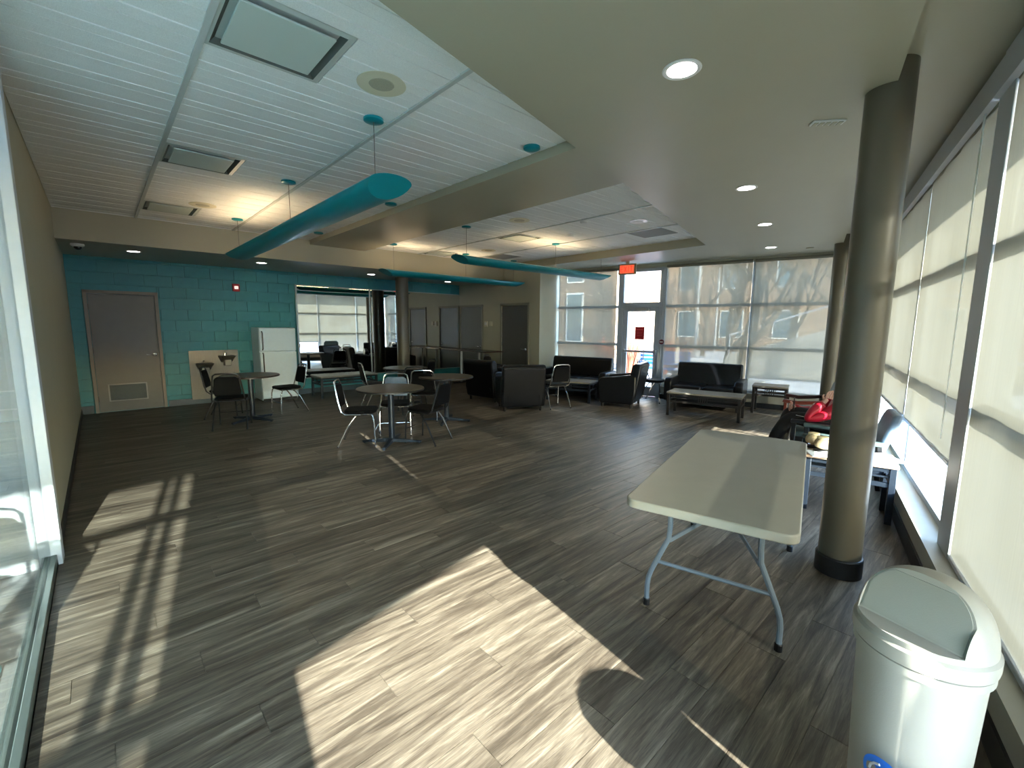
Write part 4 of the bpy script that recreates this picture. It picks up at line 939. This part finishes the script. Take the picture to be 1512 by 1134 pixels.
ring = [on_can(A0+rs*math.cos(2*PI*k/28)/.14, zc+rs*math.sin(2*PI*k/28)) for k in range(28)]
MB().add([on_can(A0, zc)]+ring, [(0, 1+k, 1+(k+1) % 28) for k in range(28)]).build('disc', mat('blue_print', (40, 120, 220), .4), st_)
for q in range(3):
    aa = [2*PI*q/3+PI/2+d for d in (.25, .7, 1.2, 1.6)]
    pp_ = [on_can(A0+.034*math.cos(x)/.14, zc+.034*math.sin(x), .003) for x in aa]
    MB().tube(pp_, .0035, 5).build('arrow', M_TRIMW, st_)

wk = thing('shadow_bin', 'short dark bin added out of view to cast the floor shadow near the tall trash can', 'bin', UW(1.28, -.40))  # unseen bin, added so that its shadow falls across the sun patch
MB().lathe([(0, 0), (.14, 0), (.145, .01), (.175, .35), (.182, .355), (.182, .37), (.168, .375), (.135, .03), (0, .03)], 32).build('bin_body', M_BLACKBASE, wk, smooth=True)
MB().lathe([(.185, .32), (.188, .375), (.17, .39), (.12, .40), (.05, .39), (0, .385)], 14, cap=False).build('liner_bag', M_BLKF, wk, smooth=True)

# ------------------------------------------------------------------ glass vestibule on the left
pg = thing('window_4', 'floor to ceiling glass partition in an aluminium channel on the left', 'glass partition', (0, 0, 0)); pg['kind'] = 'structure'
MB().box(-.366, -.354, -.80, 4.06, .06, 2.9).build('pane', M_GLASS, pg)
MB().box(-.395, -.365, -.80, 4.06, 0, .075).box(-.355, -.325, -.80, 4.06, 0, .075).box(-.395, -.325, -.8, 4.06, 0, .03).build('floor_channel', mat('channel_metal', (128, 140, 136), .28, .7), pg, bev=.003)
MB().box(-.39, -.33, -.8, 4.06, 2.9, 3.1).build('head_channel', M_ALU, pg)
struct('wall_outer', MB().box(-3.2, -.50, 4.25, 4.4, 0, 3.25).box(-3.3, -3.1, -2.2, 4.4, 0, 3.25), M_WHITE, 'white wall of the glazed entry behind the partition', 'wall')
struct('baseboard_outer', MB().box(-3.1, -.62, 4.235, 4.25, 0, .14), mat('base_grey', (150, 156, 156), .5), 'pale grey baseboard in the glazed entry', 'baseboard')
vf = MB(); nt_ = 0
fv = struct('floor_entry', MB().prism([(-3.2, -1.55), (-.395, -.90), (-.395, 4.25), (-3.2, 4.25)], -.12, -.004), M_TILEF, 'grey tiled floor of the glazed entry', 'floor')
for i in range(7):
    for j in range(-3, 10):
        x1 = -.397-i*.45; y0 = j*.45+.2
        p = clip_poly([(x1-.446, y0), (x1, y0), (x1, y0+.446), (x1-.446, y0+.446)], [(ST, -CT, .80), (0, 1, 4.25), (-1, 0, 3.1)])
        if p and area(p) > .01: MB().prism(p, -.004, 0).build('floor_tile', M_TILEF, fv)
tag(MB().prism(rrect(-1.7, -.46, .3, 3.0, .03), 0.0005, .012).build('door_mat', M_TEALMAT, None), 'turquoise mat on the floor behind the glass partition', 'mat')
vw = thing('window_5', 'clear entry glazing beyond the glass partition', 'window', (0, 0, 0), TH); vw['kind'] = 'structure'
for u_, wd_ in ((-4.0, .06), (-1.5, .05), (-.945, .035), (-.835, .035), (-.64, .05)): MB().box(u_-wd_/2, u_+wd_/2, GW-.05, GW+.05, .0, 2.88).build('mullion', M_ALU, vw)
for z in (1.16, 2.03): MB().box(-4, -.64, GW-.04, GW+.04, z-.03, z+.03).build('transom', M_ALU, vw)
MB().box(-4, -.66, GW-.006, GW+.006, .26, 2.86).build('pane', M_GLASS, vw)
# roller blind bracket and chair seen through the partition
b_ = blind('roller_blind', 'white rolled-up blind high behind the glass partition', 'u', -3.0, -1.0, -.70, 2.5, 2.75, M_BLIND)
b2 = thing('roller_blind', 'white rolled-up blind with bead chain at the top left behind the glass', 'blind', (-.50, 4.19, 2.19))
MB().tube([(0, -.05, 0), (-1.2, -.05, 0)], .035, 14).build('roller', M_TRIMW, b2, smooth=True)
MB().box(-.005, .005, -.1, .04, -.05, .06).build('bracket', M_ALU, b2)
MB().tube([(-.005, -.09, 0), (.03, -.09, -.7), (.05, -.09, -1.45), (.055, -.085, -1.45), (.04, -.09, -.7), (.01, -.09, 0)], .004, 5).build('bead_chain', M_TRIMW, b2)
for (x, y, a_), lb in zip(((-.98, 2.75, 2.4), (-.86, 1.95, 2.0)), ('tubular chrome chair behind the glass partition, farther', 'tubular chrome chair behind the glass partition, nearer')):
    c = place(ch_c, lb, (x, y, .012), a_, 'chrome chairs behind the glass partition')

# ------------------------------------------------------------------ outdoors
gr = MB().prism([(-70, -70), (90, -70), (90, 70), (-70, 70)], -.5, -.14); struct('ground', gr, M_SNOW, 'snow covered ground outside', 'ground')
structB('path', MB().box(10.3, 16, 1.2, 4.6, -.14, -.09).box(-6, 11, -3.4, -1.0, -.14, -.1), M_CONC, 'concrete path outside the exit door and windows', 'path')
structB('road', MB().box(17, 23, -30, 40, -.14, -.11), M_ASPH, 'grey road beyond the exit door', 'road')
def building(name, label, u0, u1, w0, w1, h, wall_m, wins, roof_h=.5, band=None, gable=False):
    t = thing(name, label, 'building', (0, 0, 0), TH)
    MB().box(u0, u1, w0, w1, -.14, h).build('wall', wall_m, t)
    if band: MB().box(u0-.1, u1+.1, w0-.1, w1+.1, h-band, h).build('fascia_band', M_STUCCO, t)
    MB().box(u0-.3, u1+.3, w0-.3, w1+.3, h, h+roof_h).build('roof', M_SHINGLE if not band else M_STUCCO, t)
    for (face_, c, z, ww, hh) in wins:
        if face_ == 'u': f_ = MB().box(u0-.06, u0+.02, c-ww/2-.08, c+ww/2+.08, z-.08, z+hh+.08).build('window', M_TRIMW, t); MB().box(u0-.08, u0-.05, c-ww/2, c+ww/2, z, z+hh).build('pane', M_WGLASS, f_)
        else: f_ = MB().box(c-ww/2-.08, c+ww/2+.08, w1-.02, w1+.06, z-.08, z+hh+.08).build('window', M_TRIMW, t); MB().box(c-ww/2, c+ww/2, w1+.05, w1+.08, z, z+hh).build('pane', M_WGLASS, f_)
    return t
building('brick_building', 'brick building with a pale fascia band left of the exit door', 19.0, 30, 7.5, 20, 7.2, M_BRICK, [('u', 9.3, z, .7, 2.1) for z in (.9, 3.6)]+[('u', 14, z, .9, 1.9) for z in (.9, 3.6)], band=1.5)
building('brick_building', 'long brick building with white windows behind the bare trees', 34, 42, -22, 9.2, 7.5, M_BRICK, [('u', c, z, 1.3, 1.7) for c in (-18, -14, -10, -6, -2, 1.6, 4.8, 7.6) for z in (.9, 4.2)])
building('pale_building', 'pale building across the street from the side windows', 4, 34, -44, -34, 7.0, M_STUCCO, [('w', c, z, 2.2, 1.3) for c in (8, 13, 18, 23, 28) for z in (1.2, 4.3)])
# ramp wall with rail
rw = thing('ramp_wall', 'low sloping concrete ramp wall outside the wide end blind', 'wall', (0, 0, 0), TH)
MB().prism([(-3.6, -.14), (2.6, -.14), (2.6, .55), (-1.0, 1.75), (-3.6, 1.75)], 17.5, 17.75, 'x').build('wall_slab', M_CONC, rw)
MB().tube([(17.6, 2.5, .6), (17.6, 2.5, 1.3), (17.6, -1, 2.5), (17.6, -3.4, 2.5)], .03, 8).build('handrail', M_ALU, rw, smooth=True)
# blue bench outside the door
bb = thing('garden_bench', 'blue slatted metal bench outside the exit door', 'bench', UW(13.6, 3.75, -.1), TH+PI/2)
for i in range(5): MB().box(-.75, .75, -.25+i*.1, -.17+i*.1, .42, .45).build('slat', M_BLUEB, bb)
for i in range(4): MB().box(-.75, .75, -.29-i*.02, -.27-i*.02, .52+i*.11, .60+i*.11).build('slat', M_BLUEB, bb)
for s in (-.65, .65): MB().tube([(s, .2, 0), (s, .22, .62), (s, -.05, .66), (s, -.28, .6)], .02, 8).tube([(s, -.22, 0), (s, -.30, .95)], .02, 8).build('leg', M_BLACKM, bb, smooth=True)
def lamp_post(U, W_, h, label):
    t = thing('street_lamp', label, 'street lamp', UW(U, W_, -.14), TH, 'street lamps beyond the exit door')
    MB().tube([(0, 0, 0), (0, 0, h)], .07, 10).build('pole', M_ALUD, t, smooth=True)
    MB().beam((0, 0, h), (0, 1.3, h+.05), .06, .06).box(-.14, .14, 1.0, 1.6, h, h+.12).build('lamp_head', M_ALUD, t)
lamp_post(27, 5.6, 6.0, 'tall street lamp left in the exit door transom'); lamp_post(33, 5.6, 5.6, 'tall street lamp right in the exit door transom')

def grow(mb_t, mb_w, p, d, L, r, depth, rng):
    n = 4; pts = [p.copy()]; dd = d.copy(); q = p.copy()
    for i in range(n):
        dd = (dd+Vector((rng.uniform(-.16, .16), rng.uniform(-.16, .16), rng.uniform(-.04, .14)))).normalized(); q = q+dd*L/n; pts.append(q.copy())
    (mb_t if depth > 2 else mb_w).tube(pts, r, 6 if depth > 2 else 3, radii=[r*(1-.45*i/n) for i in range(n+1)])
    if depth <= 0: return
    k = 3 if depth > 1 else 4
    for j in range(k):
        f_ = rng.uniform(.35, 1); base = pts[int(f_*n)]
        nd = (dd+Vector((rng.uniform(-1, 1), rng.uniform(-1, 1), rng.uniform(-.15, .6)))*.9).normalized()
        grow(mb_t, mb_w, base, nd, L*rng.uniform(.55, .75), r*.52, depth-1, rng)
def tree(label, U, W_, h, r, seed, depth=5):
    rng = random.Random(seed); t = thing('bare_tree', label, 'tree', UW(U, W_, -.14), TH, 'bare winter trees outside')
    a, b = MB(), MB(); grow(a, b, Vector((0, 0, 0)), Vector((0, 0, 1)), h*.45, r, depth, rng)
    a.build('trunk', M_BARK, t, smooth=True); c = b.build('twigs', M_TWIG, t); c['kind'] = 'stuff'
for i, (U, W_, h, r, lb) in enumerate(((16.5, 1.9, 9, .22, 'bare tree with the thickest trunk behind the wide end blind'), (22, 3.2, 9, .14, 'slender bare tree beyond the road behind the wide end blind'), (25, 1.0, 10, .18, 'bare tree behind the ramp wall'),
        (18.5, -.9, 8, .15, 'bare tree behind the end blind beside the far column'), (29, -4.4, 9, .2, 'bare tree before the long brick building'), (15.5, -3.4, 8, .14, 'bare tree outside the window corner'),
        (22, -8.5, 9, .16, 'bare tree farthest toward the street side'), (28, 5.4, 9, .13, 'bare tree deep behind the wide end blind'), (19.5, 2.8, 7, .12, 'small bare tree by the road behind the wide end blind'), (32, 11.2, 8, .11, 'thin bare tree seen through the exit door glass'))):
    tree(lb, U, W_, h, r, 30+i)
for i, (x, y, h, lb) in enumerate(((-8.5, -19, 8.0, 'bare tree outside the side windows, near the entry'), (3.2, -17, 8, 'bare tree outside the side windows midway'), (9.5, -12, 8, 'bare tree outside the side windows toward the far corner'), (-1.7, -15.5, 6.6, 'slim bare tree outside the side windows nearest the entry'))):
    rng = random.Random(70+i); t = thing('bare_tree', lb, 'tree', (x, y, -.14), 0, 'bare winter trees outside')
    a, b = MB(), MB(); grow(a, b, Vector((0, 0, 0)), Vector((0, 0, 1)), h*.42, .17, 4, rng)
    a.build('trunk', M_BARK, t, smooth=True); c = b.build('twigs', M_TWIG, t); c['kind'] = 'stuff'
# clumps of dry reddish grass outside the exit door
def grass_clump(label, U, W_, n, h, seed):
    rng = random.Random(seed); mb = MB()
    for i in range(n):
        a = rng.uniform(0, 2*PI); r = rng.uniform(0, .35); l = h*rng.uniform(.6, 1.1); b0 = Vector((r*math.cos(a)*.4, r*math.sin(a)*.4, 0)); tip = Vector((math.cos(a)*(r+.3*l), math.sin(a)*(r+.3*l), l)); md = b0.lerp(tip, .5)+Vector((0, 0, .14*l)); s = Vector((-math.sin(a), math.cos(a), 0))*.012
        mb.add([b0-s, b0+s, md+s, md-s, tip], [(0, 1, 2, 3), (3, 2, 4)])
    o = mb.build('ornamental_grass', M_BROWNG, None, loc=UW(U, W_, -.12), rotz=TH); tag(o, label, 'grass', 'dry ornamental grasses outside the exit door', 'stuff')
for i, (U, W_, lb) in enumerate(((15.2, 5.3, 'dry reddish grass clump outside at the door hinge side'), (16.2, 4.4, 'dry reddish grass clump right behind the blue bench'), (15.0, 3.6, 'dry reddish grass clump in the middle of the door glass'), (15.6, 6.4, 'dry reddish grass clump before the brick building'))):
    grass_clump(lb, U, W_, 160, 1.25, 90+i)
tag(MB().prism([(-6, -4), (4, -5), (6, 0), (3, 5), (-6, 4)], -.14, -.10).build('lawn_patch', mat('dead_lawn', (150, 138, 104), .9, noise_amt=.2, nscale=2), None, loc=UW(26, -4), rotz=TH), 'tan dead grass showing through the snow by the trees', 'grass', kind='stuff')
